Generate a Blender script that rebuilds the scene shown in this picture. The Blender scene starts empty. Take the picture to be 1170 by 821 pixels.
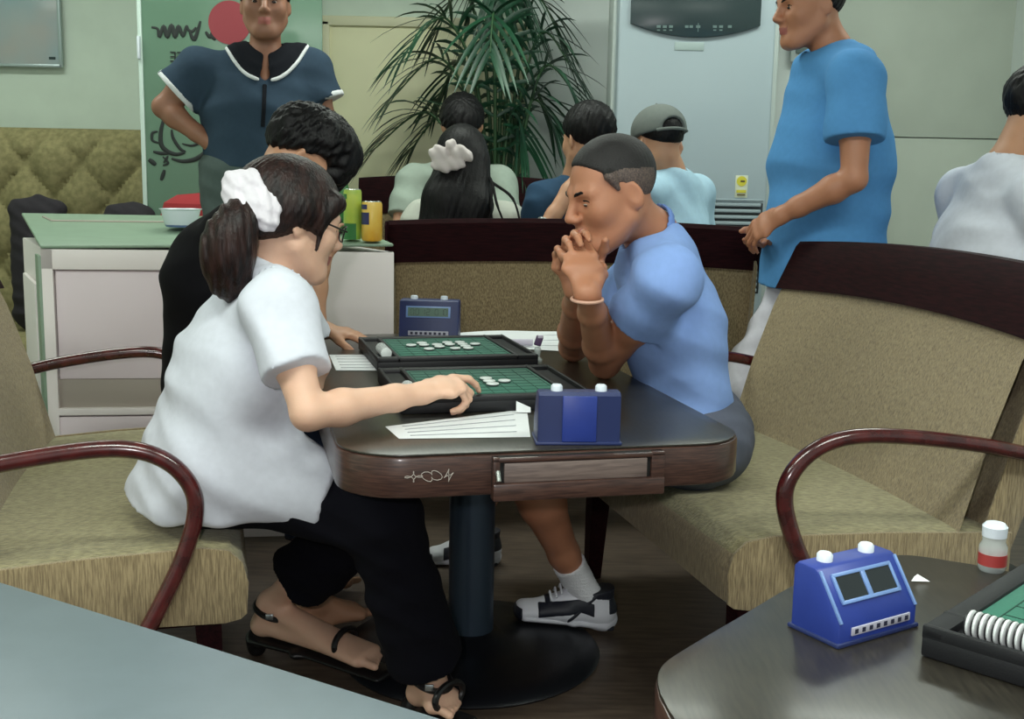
import bpy, bmesh, math, random
import numpy as np
from mathutils import Vector, Matrix
random.seed(7)
C = bpy.context.scene.collection
PI = math.pi
def R(d): return math.radians(d)
# ------------------------------------------------------------------ camera
CAM_H = 1.112
F_PX = 1300.0
PITCH, ROLL = R(9.2), R(1.1)
def ray(x, y):
    u = (x - 585.0) / F_PX; v = (410.5 - y) / F_PX
    c, s = math.cos(ROLL), math.sin(ROLL)
    u2 = u * c - v * s; v2 = u * s + v * c
    return (u2, math.cos(PITCH) + v2 * math.sin(PITCH), -math.sin(PITCH) + v2 * math.cos(PITCH))
def at(x, y, Y):
    r = ray(x, y); t = Y / r[1]
    return np.array([r[0] * t, Y, CAM_H + r[2] * t])
def zat(x, y, z):
    r = ray(x, y); t = (z - CAM_H) / r[2]
    return np.array([r[0] * t, r[1] * t, z])
V = lambda *a: np.array(a, float)
def nrm(v): v = np.asarray(v, float); return v / (np.linalg.norm(v) + 1e-12)
cam_d = bpy.data.cameras.new('camera'); cam = bpy.data.objects.new('camera', cam_d); C.objects.link(cam)
cam_d.sensor_width = 36.0; cam_d.lens = F_PX / 1170.0 * 36.0; cam_d.clip_start = 0.02
cam.matrix_world = Matrix.Translation((0, 0, CAM_H)) @ Matrix.Rotation(PI / 2 - PITCH, 4, 'X') @ Matrix.Rotation(ROLL, 4, 'Z')
bpy.context.scene.camera = cam
# ------------------------------------------------------------------ materials
def lin(c):
    return tuple((x / 255.0 / 12.92) if x / 255.0 <= 0.04045 else ((x / 255.0 + 0.055) / 1.055) ** 2.4 for x in c)
MATS = {}
def mat(name, rgb, rough=0.6, var=0.0, vscale=30.0, bump=0.0, bscale=200.0, metal=0.0, stretch=(1, 1, 1), rgb2=None,
        coat=0.0, sss=0.0, alpha=1.0, emit=0.0, spec=0.5, trans=0.0, sheen=0.0, detail=3.0, lo=0.35, hi=0.65):
    m = bpy.data.materials.new(name); m.use_nodes = True; MATS[name] = m
    nt = m.node_tree; n = nt.nodes; b = n['Principled BSDF']
    col = lin(rgb) + (1.0,)
    b.inputs['Base Color'].default_value = col
    b.inputs['Roughness'].default_value = rough
    b.inputs['Metallic'].default_value = metal
    b.inputs['Specular IOR Level'].default_value = spec
    b.inputs['Coat Weight'].default_value = coat
    b.inputs['Coat Roughness'].default_value = 0.12
    b.inputs['Alpha'].default_value = alpha
    b.inputs['Transmission Weight'].default_value = trans
    b.inputs['Sheen Weight'].default_value = sheen
    if sss > 0:
        b.inputs['Subsurface Weight'].default_value = sss
        b.inputs['Subsurface Radius'].default_value = (0.012, 0.005, 0.003)
    if emit > 0:
        b.inputs['Emission Color'].default_value = col; b.inputs['Emission Strength'].default_value = emit
    if var > 0 or rgb2 is not None or bump > 0:
        tc = n.new('ShaderNodeTexCoord'); mp = n.new('ShaderNodeMapping'); mp.inputs['Scale'].default_value = stretch
        nt.links.new(tc.outputs['Object'], mp.inputs['Vector'])
    if var > 0 or rgb2 is not None:
        nz = n.new('ShaderNodeTexNoise'); nz.inputs['Scale'].default_value = vscale; nz.inputs['Detail'].default_value = detail
        nt.links.new(mp.outputs['Vector'], nz.inputs['Vector'])
        rp = n.new('ShaderNodeValToRGB')
        c2 = lin(rgb2) if rgb2 is not None else tuple(max(0, x * (1 - var)) for x in col[:3])
        rp.color_ramp.elements[0].position = lo; rp.color_ramp.elements[1].position = hi
        rp.color_ramp.elements[0].color = tuple(c2) + (1,); rp.color_ramp.elements[1].color = col
        nt.links.new(nz.outputs['Fac'], rp.inputs['Fac']); nt.links.new(rp.outputs['Color'], b.inputs['Base Color'])
    if bump > 0:
        nb = n.new('ShaderNodeTexNoise'); nb.inputs['Scale'].default_value = bscale; nb.inputs['Detail'].default_value = 2.0
        nt.links.new(mp.outputs['Vector'], nb.inputs['Vector'])
        bp = n.new('ShaderNodeBump'); bp.inputs['Strength'].default_value = bump; bp.inputs['Distance'].default_value = 0.004
        nt.links.new(nb.outputs['Fac'], bp.inputs['Height']); nt.links.new(bp.outputs['Normal'], b.inputs['Normal'])
    return m
M = MATS
mat('wall_paint', (206, 220, 206), 0.8, var=0.06, vscale=6, bump=0.05, bscale=300)
mat('wall_pale', (212, 220, 216), 0.8, var=0.05, vscale=5, bump=0.05, bscale=300)
mat('wall_panel', (184, 192, 180), 0.7, var=0.06, vscale=5)
mat('cream', (236, 234, 196), 0.65, var=0.05, vscale=4)
mat('cream_trim', (220, 218, 186), 0.6)
mat('ceil', (205, 208, 200), 0.9)
mat('floor_wood', (100, 86, 74), 0.42, rgb2=(76, 64, 55), vscale=9, stretch=(1, 6, 1), bump=0.06, bscale=60)
mat('recess_shade', (18, 16, 15), 0.8)
mat('fabric', (168, 149, 112), 0.95, rgb2=(122, 105, 76), vscale=55, stretch=(7, 7, 0.55), bump=0.6, bscale=160, sheen=0.25, detail=4)
mat('fabric_flat', (156, 147, 107), 0.95, rgb2=(122, 113, 79), vscale=130, stretch=(1, 0.45, 1), bump=0.6, bscale=260, sheen=0.25, detail=4)
mat('rail_wood', (40, 14, 17), 0.55, rgb2=(26, 9, 12), vscale=20, stretch=(1, 10, 10), spec=.06)
mat('arm_wood', (84, 30, 30), 0.22, rgb2=(56, 18, 20), vscale=30, coat=0.6)
mat('table_top', (50, 46, 39), 0.3, rgb2=(37, 34, 29), vscale=26, stretch=(9, 1, 1), coat=0.1)
mat('table_edge', (78, 53, 45), 0.34, rgb2=(50, 32, 28), vscale=16, stretch=(1.5, 1.5, 22), coat=0.3)
mat('drawer_grey', (120, 104, 98), 0.45, rgb2=(96, 82, 78), vscale=20, stretch=(1, 1, 14))
mat('scratch', (176, 166, 158), 0.6)
mat('pole_metal', (62, 76, 92), 0.36, metal=0.55)
mat('base_metal', (26, 28, 34), 0.38, metal=0.3, bump=0.1, bscale=400)
mat('clock_blue', (38, 58, 138), 0.42, var=0.12, vscale=20)
mat('clock_navy', (34, 46, 92), 0.45, var=0.1, vscale=20)
mat('clock_frame', (110, 140, 190), 0.35)
mat('lcd', (92, 116, 104), 0.2)
mat('lcd_dark', (34, 40, 42), 0.15)
mat('lcd_digit', (44, 60, 54), 0.4)
mat('button_white', (214, 222, 232), 0.4)
mat('key_strip', (176, 176, 190), 0.5)
mat('key_dark', (44, 46, 66), 0.5)
mat('board_black', (11, 12, 16), 0.55, bump=0.08, bscale=500)
mat('board_green', (34, 104, 84), 0.85, var=0.12, vscale=300, sheen=0.1)
mat('board_line', (20, 62, 50), 0.9)
mat('disc_white', (216, 222, 220), 0.4)
mat('disc_black', (18, 18, 20), 0.4)
mat('paper', (222, 224, 226), 0.85, var=0.03, vscale=40)
mat('paper_ink', (150, 152, 160), 0.9)
mat('tape', (196, 190, 206), 0.5)
mat('purple', (84, 62, 96), 0.5)
mat('counter_white', (240, 232, 230), 0.5, var=0.03, vscale=4)
mat('counter_panel', (228, 214, 219), 0.55, var=0.03, vscale=4)
mat('counter_green', (136, 160, 138), 0.4, var=0.07, vscale=14, stretch=(1, 3, 1))
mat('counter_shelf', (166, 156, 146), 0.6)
mat('grey_laminate', (92, 104, 110), 0.35, var=0.06, vscale=30)
mat('grey_edge', (176, 186, 190), 0.35)
mat('glass_green', (104, 134, 114), 0.18, var=0.08, vscale=2, alpha=0.93)
mat('glass_edge', (196, 214, 206), 0.2)
mat('ink_black', (26, 34, 32), 0.6)
mat('ink_red', (140, 52, 60), 0.6)
mat('booth', (140, 132, 92), 0.9, rgb2=(116, 110, 74), vscale=40, bump=0.2)
mat('dark_cloth', (34, 30, 36), 0.9, bump=0.3, bscale=60)
mat('picture', (150, 176, 182), 0.15, rgb2=(176, 172, 166), vscale=2.2)
mat('silver', (168, 182, 182), 0.3, metal=0.6)
mat('ac_white', (156, 170, 176), 0.35)
mat('ac_side', (176, 186, 182), 0.45)
mat('ac_panel', (44, 58, 60), 0.25)
mat('ac_mark', (96, 118, 116), 0.4)
mat('ac_badge', (158, 174, 172), 0.4)
mat('ac_gap', (40, 46, 50), 0.6)
mat('sticker_y', (206, 196, 60), 0.6); mat('sticker_w', (206, 212, 190), 0.6); mat('sticker_d', (96, 82, 34), 0.6)
mat('switch_grey', (104, 118, 114), 0.4)
mat('leaf', (38, 84, 58), 0.38, rgb2=(22, 56, 40), vscale=5)
mat('leaf_stem', (58, 92, 58), 0.5)
mat('pot', (92, 66, 50), 0.5); mat('soil', (36, 28, 22), 0.95)
mat('can_green', (132, 184, 78), 0.3, rgb2=(190, 204, 84), vscale=12); mat('can_green2', (58, 120, 66), 0.35)
mat('can_orange', (224, 168, 56), 0.3, rgb2=(232, 196, 92), vscale=14); mat('can_blue', (48, 52, 96), 0.35); mat('can_metal', (190, 194, 190), 0.25, metal=0.8)
mat('bowl_white', (214, 222, 230), 0.25); mat('bowl_blue', (96, 116, 156), 0.3)
mat('red_cloth', (150, 34, 40), 0.8)
mat('stool_dark', (34, 28, 28), 0.5)
def skin(name, rgb): mat(name, rgb, 0.5, var=0.07, vscale=14, bump=0.08, bscale=350, sss=0.12)
skin('skin_pale', (226, 182, 156)); skin('skin_tan', (182, 124, 94)); skin('skin_mid', (190, 142, 112)); skin('skin_dark', (150, 104, 82))
mat('lip', (160, 92, 84), 0.45); mat('eye_white', (196, 190, 182), 0.2); mat('iris', (34, 22, 18), 0.1)
mat('nail', (226, 178, 158), 0.3)
mat('hair_black', (14, 12, 14), 0.5, rgb2=(7, 6, 8), vscale=60, stretch=(1, 1, 0.12), bump=0.4, bscale=260, spec=.22)
mat('hair_brown', (46, 28, 25), 0.42, rgb2=(20, 13, 13), vscale=70, stretch=(1, 1, 0.14), bump=0.5, bscale=260, spec=.25)
mat('hair_buzz', (30, 27, 28), 0.6, rgb2=(24, 21, 22), vscale=260, bump=0.5, bscale=500)
mat('hair_fade', (108, 92, 84), 0.65, rgb2=(70, 60, 58), vscale=280, bump=0.3, bscale=500)
def cloth(name, rgb, var=0.05, bump=0.25): mat(name, rgb, 0.95, var=var, vscale=60, bump=bump, bscale=24, spec=.15)
cloth('white_shirt', (214, 217, 228)); cloth('seam', (206, 210, 220))
cloth('black_trouser', (14, 14, 22)); cloth('black_shirt', (9, 8, 12)); cloth('jeans', (36, 42, 62))
cloth('sky_shirt', (138, 168, 226)); cloth('blue_shirt', (88, 148, 204)); cloth('sky_dark', (112, 142, 204)); cloth('pants_white', (218, 216, 226))
cloth('shorts_grey', (92, 96, 110))
cloth('polo', (52, 68, 84)); cloth('polo_dark', (24, 26, 32)); cloth('trim_white', (216, 218, 220)); cloth('pants_grey', (84, 96, 94))
cloth('navy_shirt', (52, 78, 104)); cloth('pale_blue_shirt', (176, 208, 226)); cloth('pale_shirt', (160, 174, 162)); cloth('cream_shirt', (206, 210, 198))
cloth('cap_grey', (112, 118, 114)); mat('sock', (230, 230, 234), 0.95, bump=0.4, bscale=300)
mat('scrunchie', (216, 211, 218), 0.9, bump=0.4, bscale=80); mat('bow', (206, 196, 194), 0.85)
mat('shoe_white', (226, 226, 234), 0.5); mat('shoe_navy', (22, 24, 38), 0.5); mat('sole_white', (216, 216, 224), 0.6); mat('sole_dark', (32, 34, 44), 0.7)
mat('sandal', (20, 18, 20), 0.4); mat('buckle', (190, 196, 200), 0.25, metal=0.9); mat('watch', (186, 190, 190), 0.3, metal=0.8)
mat('glasses', (40, 34, 34), 0.3, metal=0.4); mat('lens', (200, 210, 210), 0.05, alpha=0.25)
mat('bracelet', (206, 160, 138), 0.5)
mat('lamp_glow', (236, 246, 232), 0.5, emit=6.0); mat('lamp_body', (210, 212, 208), 0.5)
mat('plastic_clear', (196, 206, 204), 0.12, alpha=0.55); mat('cap_red', (160, 60, 58), 0.4)
# ------------------------------------------------------------------ objects
def tag(o, label=None, cat=None, group=None, kind=None):
    if label: o['label'] = label
    if cat: o['category'] = cat
    if group: o['group'] = group
    if kind: o['kind'] = kind
    return o
def thing(name, label, cat, loc=(0, 0, 0), rz=0.0, group=None):
    o = bpy.data.objects.new(name, None); C.objects.link(o); o.empty_display_size = 0.05
    o.location = [float(v) for v in loc]; o.rotation_euler = (0, 0, rz)
    return tag(o, label, cat, group)
def link(name, me, parent=None, loc=None):
    o = bpy.data.objects.new(name, me); C.objects.link(o)
    if parent is not None: o.parent = parent
    if loc is not None: o.location = [float(v) for v in loc]
    return o
def dup(root, loc, rz=0.0, label=None, scale=None, group=None):
    r = root.copy(); C.objects.link(r); r.location = [float(v) for v in loc]; r.rotation_euler = (0, 0, rz)
    if scale: r.scale = scale
    if label: r['label'] = label
    if group: r['group'] = group
    for ch in list(root.children):
        c = ch.copy(); C.objects.link(c); c.parent = r
        for g in list(ch.children):
            d = g.copy(); C.objects.link(d); d.parent = c
    return r
class MB:
    """collects shapes into one mesh"""
    def __init__(s): s.bm = bmesh.new(); s.mats = []
    def mi(s, m):
        if m not in s.mats: s.mats.append(m)
        return s.mats.index(m)
    def _fin(s, faces, m, smooth=False):
        i = s.mi(m)
        for f in faces: f.material_index = i; f.smooth = smooth
    def box(s, c, d, m, bev=0.0, rot=None, seg=2, smooth=False):
        t = bmesh.new(); bmesh.ops.create_cube(t, size=1.0)
        bmesh.ops.scale(t, vec=d, verts=t.verts)
        if bev > 0: bmesh.ops.bevel(t, geom=t.edges[:], offset=bev, segments=seg, profile=0.5, affect='EDGES')
        if rot is not None: bmesh.ops.transform(t, matrix=rot if len(rot) == 4 else rot.to_4x4(), verts=t.verts)
        bmesh.ops.translate(t, vec=Vector([float(v) for v in c]), verts=t.verts); s.merge(t, m, smooth); return s
    def merge(s, t, m, smooth=False):
        vm = {v: s.bm.verts.new(v.co) for v in t.verts}; fs = []
        for f in t.faces:
            try: fs.append(s.bm.faces.new([vm[v] for v in f.verts]))
            except ValueError: pass
        s._fin(fs, m, smooth); t.free()
    def prism(s, poly, z0, z1, m, bev=0.0, seg=2, axis='Z', smooth=False):
        t = bmesh.new()
        def P(a, b, h):
            return (a, b, h) if axis == 'Z' else ((h, a, b) if axis == 'X' else (a, h, b))
        lo = [t.verts.new(P(a, b, z0)) for a, b in poly]; hi = [t.verts.new(P(a, b, z1)) for a, b in poly]
        t.faces.new(lo[::-1]); t.faces.new(hi); n = len(poly)
        for i in range(n): t.faces.new((lo[i], lo[(i + 1) % n], hi[(i + 1) % n], hi[i]))
        bmesh.ops.recalc_face_normals(t, faces=t.faces)
        if bev > 0:
            es = [e for e in t.edges if (e.verts[0] in lo) == (e.verts[1] in lo)]
            bmesh.ops.bevel(t, geom=es, offset=bev, segments=seg, profile=0.5, affect='EDGES')
        s.merge(t, m, smooth); return s
    def tube(s, pts, r, m, n=12, cap=True):
        pts = [Vector([float(x) for x in p]) for p in pts]; k = len(pts)
        rs = r if hasattr(r, '__len__') else [r] * k
        prev = None; rings = []
        for i in range(k):
            d = (pts[min(i + 1, k - 1)] - pts[max(i - 1, 0)]).normalized()
            if prev is None:
                a = d.orthogonal().normalized()
            else:
                a = (prev - d * prev.dot(d)); a = a.normalized() if a.length > 1e-6 else d.orthogonal().normalized()
            prev = a; b = d.cross(a)
            rings.append([s.bm.verts.new(pts[i] + (a * math.cos(2 * PI * j / n) + b * math.sin(2 * PI * j / n)) * rs[i]) for j in range(n)])
        fs = []
        for i in range(k - 1):
            for j in range(n):
                fs.append(s.bm.faces.new((rings[i][j], rings[i][(j + 1) % n], rings[i + 1][(j + 1) % n], rings[i + 1][j])))
        if cap: fs.append(s.bm.faces.new(rings[0][::-1])); fs.append(s.bm.faces.new(rings[-1]))
        s._fin(fs, m, True); return s
    def lathe(s, prof, m, c=(0, 0, 0), n=32, smooth=True):
        rings = []
        for r, z in prof:
            rings.append([s.bm.verts.new((c[0] + r * math.cos(2 * PI * j / n), c[1] + r * math.sin(2 * PI * j / n), c[2] + z)) for j in range(n)])
        fs = []
        for i in range(len(rings) - 1):
            for j in range(n): fs.append(s.bm.faces.new((rings[i][j], rings[i][(j + 1) % n], rings[i + 1][(j + 1) % n], rings[i + 1][j])))
        if prof[0][0] > 1e-5: fs.append(s.bm.faces.new(rings[0][::-1]))
        if prof[-1][0] > 1e-5: fs.append(s.bm.faces.new(rings[-1]))
        s._fin(fs, m, smooth); return s
    def grid(s, fn, nu, nv, m, smooth=True):
        vs = [[s.bm.verts.new(fn(i / nu, j / nv)) for j in range(nv + 1)] for i in range(nu + 1)]; fs = []
        for i in range(nu):
            for j in range(nv): fs.append(s.bm.faces.new((vs[i][j], vs[i + 1][j], vs[i + 1][j + 1], vs[i][j + 1])))
        s._fin(fs, m, smooth); return s
    def tf(s, mtx): bmesh.ops.transform(s.bm, matrix=mtx, verts=s.bm.verts); return s
    def build(s, name, parent=None, loc=None, sharp=True):
        me = bpy.data.meshes.new(name); bmesh.ops.recalc_face_normals(s.bm, faces=s.bm.faces)
        s.bm.to_mesh(me); s.bm.free()
        for m in s.mats: me.materials.append(M[m])
        if sharp:
            try: me.set_sharp_from_angle(angle=R(40))
            except Exception: pass
        return link(name, me, parent, loc)
def rrect(w, h, r, n=6, cx=0, cy=0):
    out = []
    for sx, sy, a0 in ((1, 1, 0), (-1, 1, 90), (-1, -1, 180), (1, -1, 270)):
        for k in range(n + 1):
            a = R(a0 + 90 * k / n); out.append((cx + sx * (w / 2 - r) + r * math.cos(a), cy + sy * (h / 2 - r) + r * math.sin(a)))
    return out
def spline(pts, n=8):
    pts = [np.asarray(p, float) for p in pts]; out = []
    for i in range(len(pts) - 1):
        p0 = pts[max(i - 1, 0)]; p1 = pts[i]; p2 = pts[i + 1]; p3 = pts[min(i + 2, len(pts) - 1)]
        for k in range(n):
            t = k / n
            out.append(0.5 * ((2 * p1) + (-p0 + p2) * t + (2 * p0 - 5 * p1 + 4 * p2 - p3) * t * t + (-p0 + 3 * p1 - 3 * p2 + p3) * t ** 3))
    out.append(pts[-1]); return out
# ------------------------------------------------------------------ organic shapes: distance fields meshed with surface nets
def _smin(a, b, k):
    if k <= 0: return np.minimum(a, b)
    h = np.maximum(k - np.abs(a - b), 0) / k
    return np.minimum(a, b) - h * h * k * 0.25
def _smax(a, b, k): return -_smin(-a, -b, k)
class SDF:
    def __init__(s): s.p = []; s.disp = None; s.amp = 0.0; s.lo = np.full(3, 1e9); s.hi = np.full(3, -1e9)
    def _b(s, pts, r):
        for p in pts: s.lo = np.minimum(s.lo, p - r); s.hi = np.maximum(s.hi, p + r)
    def raw(s, f, k=0.02, op='u'): s.p.append((f, k, op)); return s
    def cap(s, a, b, ra, rb, k=0.02, op='u', flat_a=False, flat_b=False):
        a = np.asarray(a, float); b = np.asarray(b, float); d = b - a; L2 = max(d @ d, 1e-9); dn = d / math.sqrt(L2)
        if op == 'u': s._b((a, b), max(ra, rb))
        def f(P):
            q = P - a; t = np.clip((q @ d) / L2, 0, 1)
            e = q - t[:, None] * d
            o = np.sqrt((e * e).sum(1)) - (ra + (rb - ra) * t)
            if flat_b: o = np.maximum(o, (P - b) @ dn)
            if flat_a: o = np.maximum(o, -(q @ dn))
            return o
        return s.raw(f, k, op)
    def chain(s, pts, rs, k=0.02):
        for i in range(len(pts) - 1): s.cap(pts[i], pts[i + 1], rs[i], rs[i + 1], k)
        return s
    def ecap(s, a, b, wa, da, wb, db, side, k=0.03, op='u', flat_a=False, flat_b=False):
        """elliptical tapered capsule: half width w along side, half depth d across"""
        a = np.asarray(a, float); b = np.asarray(b, float); d = b - a; L2 = max(d @ d, 1e-9); dn = d / math.sqrt(L2)
        sv = nrm(np.asarray(side, float) - (np.asarray(side, float) @ dn) * dn); fv = np.cross(dn, sv)
        if op == 'u': s._b((a, b), max(wa, da, wb, db))
        def f(P):
            q = P - a; t = np.clip((q @ d) / L2, 0, 1); e = q - t[:, None] * d
            w = wa + (wb - wa) * t; g = da + (db - da) * t; mn = np.minimum(w, g)
            o = (np.sqrt(((e @ sv) / w) ** 2 + ((e @ fv) / g) ** 2 + ((e @ dn) / mn) ** 2) - 1) * mn
            if flat_b: o = np.maximum(o, (P - b) @ dn)
            if flat_a: o = np.maximum(o, -(q @ dn))
            return o
        return s.raw(f, k, op)
    def ell(s, c, r, mtx=None, k=0.02, op='u'):
        c = np.asarray(c, float); r = np.asarray(r, float); A = np.eye(3) if mtx is None else np.asarray(mtx, float)
        if op == 'u': s._b((c,), r.max())
        mn = r.min()
        def f(P):
            q = (P - c) @ A
            k0 = np.sqrt(((q / r) ** 2).sum(1)); k1 = np.sqrt(((q / (r * r)) ** 2).sum(1)) + 1e-9
            return np.where(k0 < 1, (k0 - 1) * mn, k0 * (k0 - 1) / k1)
        return s.raw(f, k, op)
    def plane(s, p, n, k=0.0, op='i'):
        p = np.asarray(p, float); n = nrm(n)
        return s.raw(lambda P: (P - p) @ n, k, op)
    def _each(s, P): return [f(P) for f, k, op in s.p]
    def _comb(s, vals, idx):
        o = None
        for v, i in zip(vals, idx):
            k, op = s.p[i][1], s.p[i][2]
            if o is None: o = v if op == 'u' else np.full_like(v, 1.0)
            elif op == 'u': o = _smin(o, v, k)
            elif op == 's': o = _smax(o, -v, k)
            else: o = _smax(o, v, k)
        return o
    def __call__(s, P):
        o = s._comb(s._each(P), range(len(s.p)))
        return o if s.disp is None else o + s.disp(P)
    def mesh(s, h):
        B = 16; lo = s.lo - 3 * h - s.amp; hi = s.hi + 3 * h + s.amp
        nb = np.maximum(1, np.ceil((hi - lo) / (h * B)).astype(int))
        g = np.stack(np.meshgrid(*[np.arange(n) for n in nb], indexing='ij'), -1).reshape(-1, 3)
        cen = lo + (g + 0.5) * h * B; rad = 0.8661 * h * B
        vals = s._each(cen); comb = s._comb(vals, range(len(s.p)))
        act = np.where(np.abs(comb) < rad * 1.25 + s.amp + 0.02)[0]
        um = np.min(np.stack([v for v, p in zip(vals, s.p) if p[2] == 'u']), 0)
        ii = np.stack(np.meshgrid(*[np.arange(B + 1)] * 3, indexing='ij'), -1).reshape(-1, 3)
        off = ii * h
        N = nb * B + 2; ids = []; pos = []; sgn = {0: [], 1: [], 2: []}
        E = [(a, b) for a in range(8) for b in range(a + 1, 8) if bin(a ^ b).count('1') == 1]
        cc = np.array([[(c >> 0) & 1, (c >> 1) & 1, (c >> 2) & 1] for c in range(8)])
        for ai in act:
            keep = []
            for i, (f, k, op) in enumerate(s.p):
                v = vals[i][ai]
                if op == 'u':
                    if v - rad * 1.5 <= um[ai] + rad * 1.5 + k: keep.append(i)
                elif op == 's':
                    if v < rad * 1.5 + k: keep.append(i)
                else: keep.append(i)
            if not keep: continue
            base = lo + g[ai] * h * B
            P = base + off
            o = s._comb([s.p[i][0](P) for i in keep], keep)
            if s.disp is not None: o = o + s.disp(P)
            v = o.reshape(B + 1, B + 1, B + 1)
            ins = v < 0
            if ins.all() or not ins.any(): continue
            cv = np.stack([v[a:a + B, b:b + B, c:c + B] for a, b, c in cc], -1).reshape(-1, 8)
            ci = cv < 0; n_in = ci.sum(1); mx = np.where((n_in > 0) & (n_in < 8))[0]
            if len(mx) == 0: continue
            cv = cv[mx]; ci = ci[mx]
            acc = np.zeros((len(mx), 3)); cnt = np.zeros(len(mx))
            for a, b in E:
                cr = ci[:, a] != ci[:, b]
                t = cv[:, a] / np.where(cr, cv[:, a] - cv[:, b], 1)
                p = cc[a] + t[:, None] * (cc[b] - cc[a])
                acc += np.where(cr[:, None], p, 0); cnt += cr
            cell = np.stack(np.unravel_index(mx, (B, B, B)), -1) + g[ai] * B
            ids.append((cell[:, 0] * N[1] + cell[:, 1]) * N[2] + cell[:, 2])
            pos.append(lo + (cell + acc / cnt[:, None]) * h)
            for ax, cb in ((0, 1), (1, 2), (2, 4)):
                sgn[ax].append(np.where(ci[:, 0] != ci[:, cb], np.where(ci[:, 0], 1, -1), 0))
        ids = np.concatenate(ids); pos = np.concatenate(pos); order = np.argsort(ids); sid = ids[order]
        st = (N[1] * N[2], N[2], 1); quads = []
        def look(q):
            k = np.searchsorted(sid, q); k = np.minimum(k, len(sid) - 1)
            return np.where(sid[k] == q, order[k], -1)
        for ax in range(3):
            sg = np.concatenate(sgn[ax]); w = np.where(sg != 0)[0]; b, c = st[(ax + 1) % 3], st[(ax + 2) % 3]
            q = np.stack([look(ids[w] - b - c), look(ids[w] - c), w, look(ids[w] - b)], -1)
            ok = (q >= 0).all(1); q = q[ok]; fl = sg[w][ok] < 0; q[fl] = q[fl][:, ::-1]; quads.append(q)
        return pos, np.concatenate(quads)
def sdf_obj(name, sdf, h, m, parent=None, origin=None, assign=None, relax=1):
    """mesh a field as ONE object; origin = world point the object sits at"""
    v, q = sdf.mesh(h)
    if relax:
        nv = len(v)
        for _ in range(relax):
            acc = np.zeros_like(v); cnt = np.zeros(nv)
            for a in range(4):
                b = (a + 1) % 4
                np.add.at(acc, q[:, a], v[q[:, b]]); np.add.at(cnt, q[:, a], 1)
                np.add.at(acc, q[:, b], v[q[:, a]]); np.add.at(cnt, q[:, b], 1)
            ok = cnt > 0; v = np.where(ok[:, None], v * 0.5 + 0.5 * acc / np.maximum(cnt, 1)[:, None], v)
    o0 = np.zeros(3)
    if parent is not None:
        p = parent
        while p is not None: o0 = o0 + np.array(p.location); p = p.parent
        lo = np.zeros(3)
    else:
        lo = np.asarray(origin if origin is not None else np.zeros(3), float)
    me = bpy.data.meshes.new(name)
    vv = v - (o0 + lo)
    me.vertices.add(len(vv)); me.vertices.foreach_set('co', vv.astype(np.float32).ravel())
    me.loops.add(q.size); me.loops.foreach_set('vertex_index', q.astype(np.int32).ravel())
    me.polygons.add(len(q)); me.polygons.foreach_set('loop_start', np.arange(0, q.size, 4, dtype=np.int32))
    me.polygons.foreach_set('use_smooth', np.ones(len(q), dtype=bool))
    me.update(calc_edges=True); me.validate()
    ms = [m] if isinstance(m, str) else list(m)
    for x in ms: me.materials.append(M[x])
    if assign is not None and len(me.polygons) == len(q):
        me.polygons.foreach_set('material_index', assign(v[q].mean(1)).astype(np.int32))
    return link(name, me, parent, lo)
def part(mb, name, parent):
    """MB in world coordinates as a child of a world-placed thing (unrotated)"""
    o0 = Vector((0, 0, 0)); p = parent
    while p is not None: o0 = o0 + Vector(p.location); p = p.parent
    mb.tf(Matrix.Translation(-o0)); return mb.build(name, parent)
def folds(a1, w1, seed, d=(0.4, 0.3, 1.0), a2=0.0, w2=0.02):
    """cloth folds: broad soft ridges plus finer ones"""
    rs = np.random.RandomState(seed); D = [nrm(np.asarray(d) + rs.uniform(-.5, .5, 3)) for _ in range(4)]; ph = rs.uniform(0, 6.28, 8)
    Wp = rs.uniform(-1, 1, (3, 3))
    def f(P):
        q = P + 0.03 * np.sin(P @ Wp * 14 + ph[:3])
        o = 0
        for i in range(3):
            t = np.sin(q @ D[i] * 6.283 / (w1 * (1 + .35 * i)) + ph[i + 3]); o = o + (np.abs(t) ** 1.5) * a1 / 3
        if a2: o = o + a2 * np.sin(q @ D[3] * 6.283 / w2 + ph[7])
        return o - a1 * 0.4
    return f
LAMP_P, FLASH_P, WORLD_S, EXPO = (24, 14), 36, .68, 0.0
# ================================================================== the room
def struct(mb, name, label=None):
    o = mb.build(name); return tag(o, label, kind='structure')
WB = 5.5
struct(MB().box((0, 2.2, -0.03), (7, 7.4, 0.06), 'floor_wood'), 'floor')
struct(MB().box((0, 2.2, 2.63), (7, 7.4, 0.06), 'ceil'), 'ceiling')
struct(MB().box((-1.6, WB + .05, 1.3), (3.2, 0.1, 2.6), 'wall_paint'), 'wall_back')
w = MB().box((1.25, WB + .05, 1.3), (2.5, 0.1, 2.6), 'wall_pale'); struct(w, 'wall_back_right')
# panelled stretch of wall right of the air conditioner: two boards with a seam
struct(MB().box((1.86, WB - .02, 0.66), (0.9, 0.04, 1.318), 'wall_panel', .003).box((1.86, WB - .02, 1.967), (0.9, 0.04, 1.286), 'wall_panel', .003), 'trim_1')
struct(MB().box((2.35, 3.6, 1.3), (0.1, 3.8, 2.6), 'wall_pale'), 'wall_right')
struct(MB().box((-3.2, 2.2, 1.3), (0.1, 7.4, 2.6), 'wall_paint'), 'wall_left')
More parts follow.
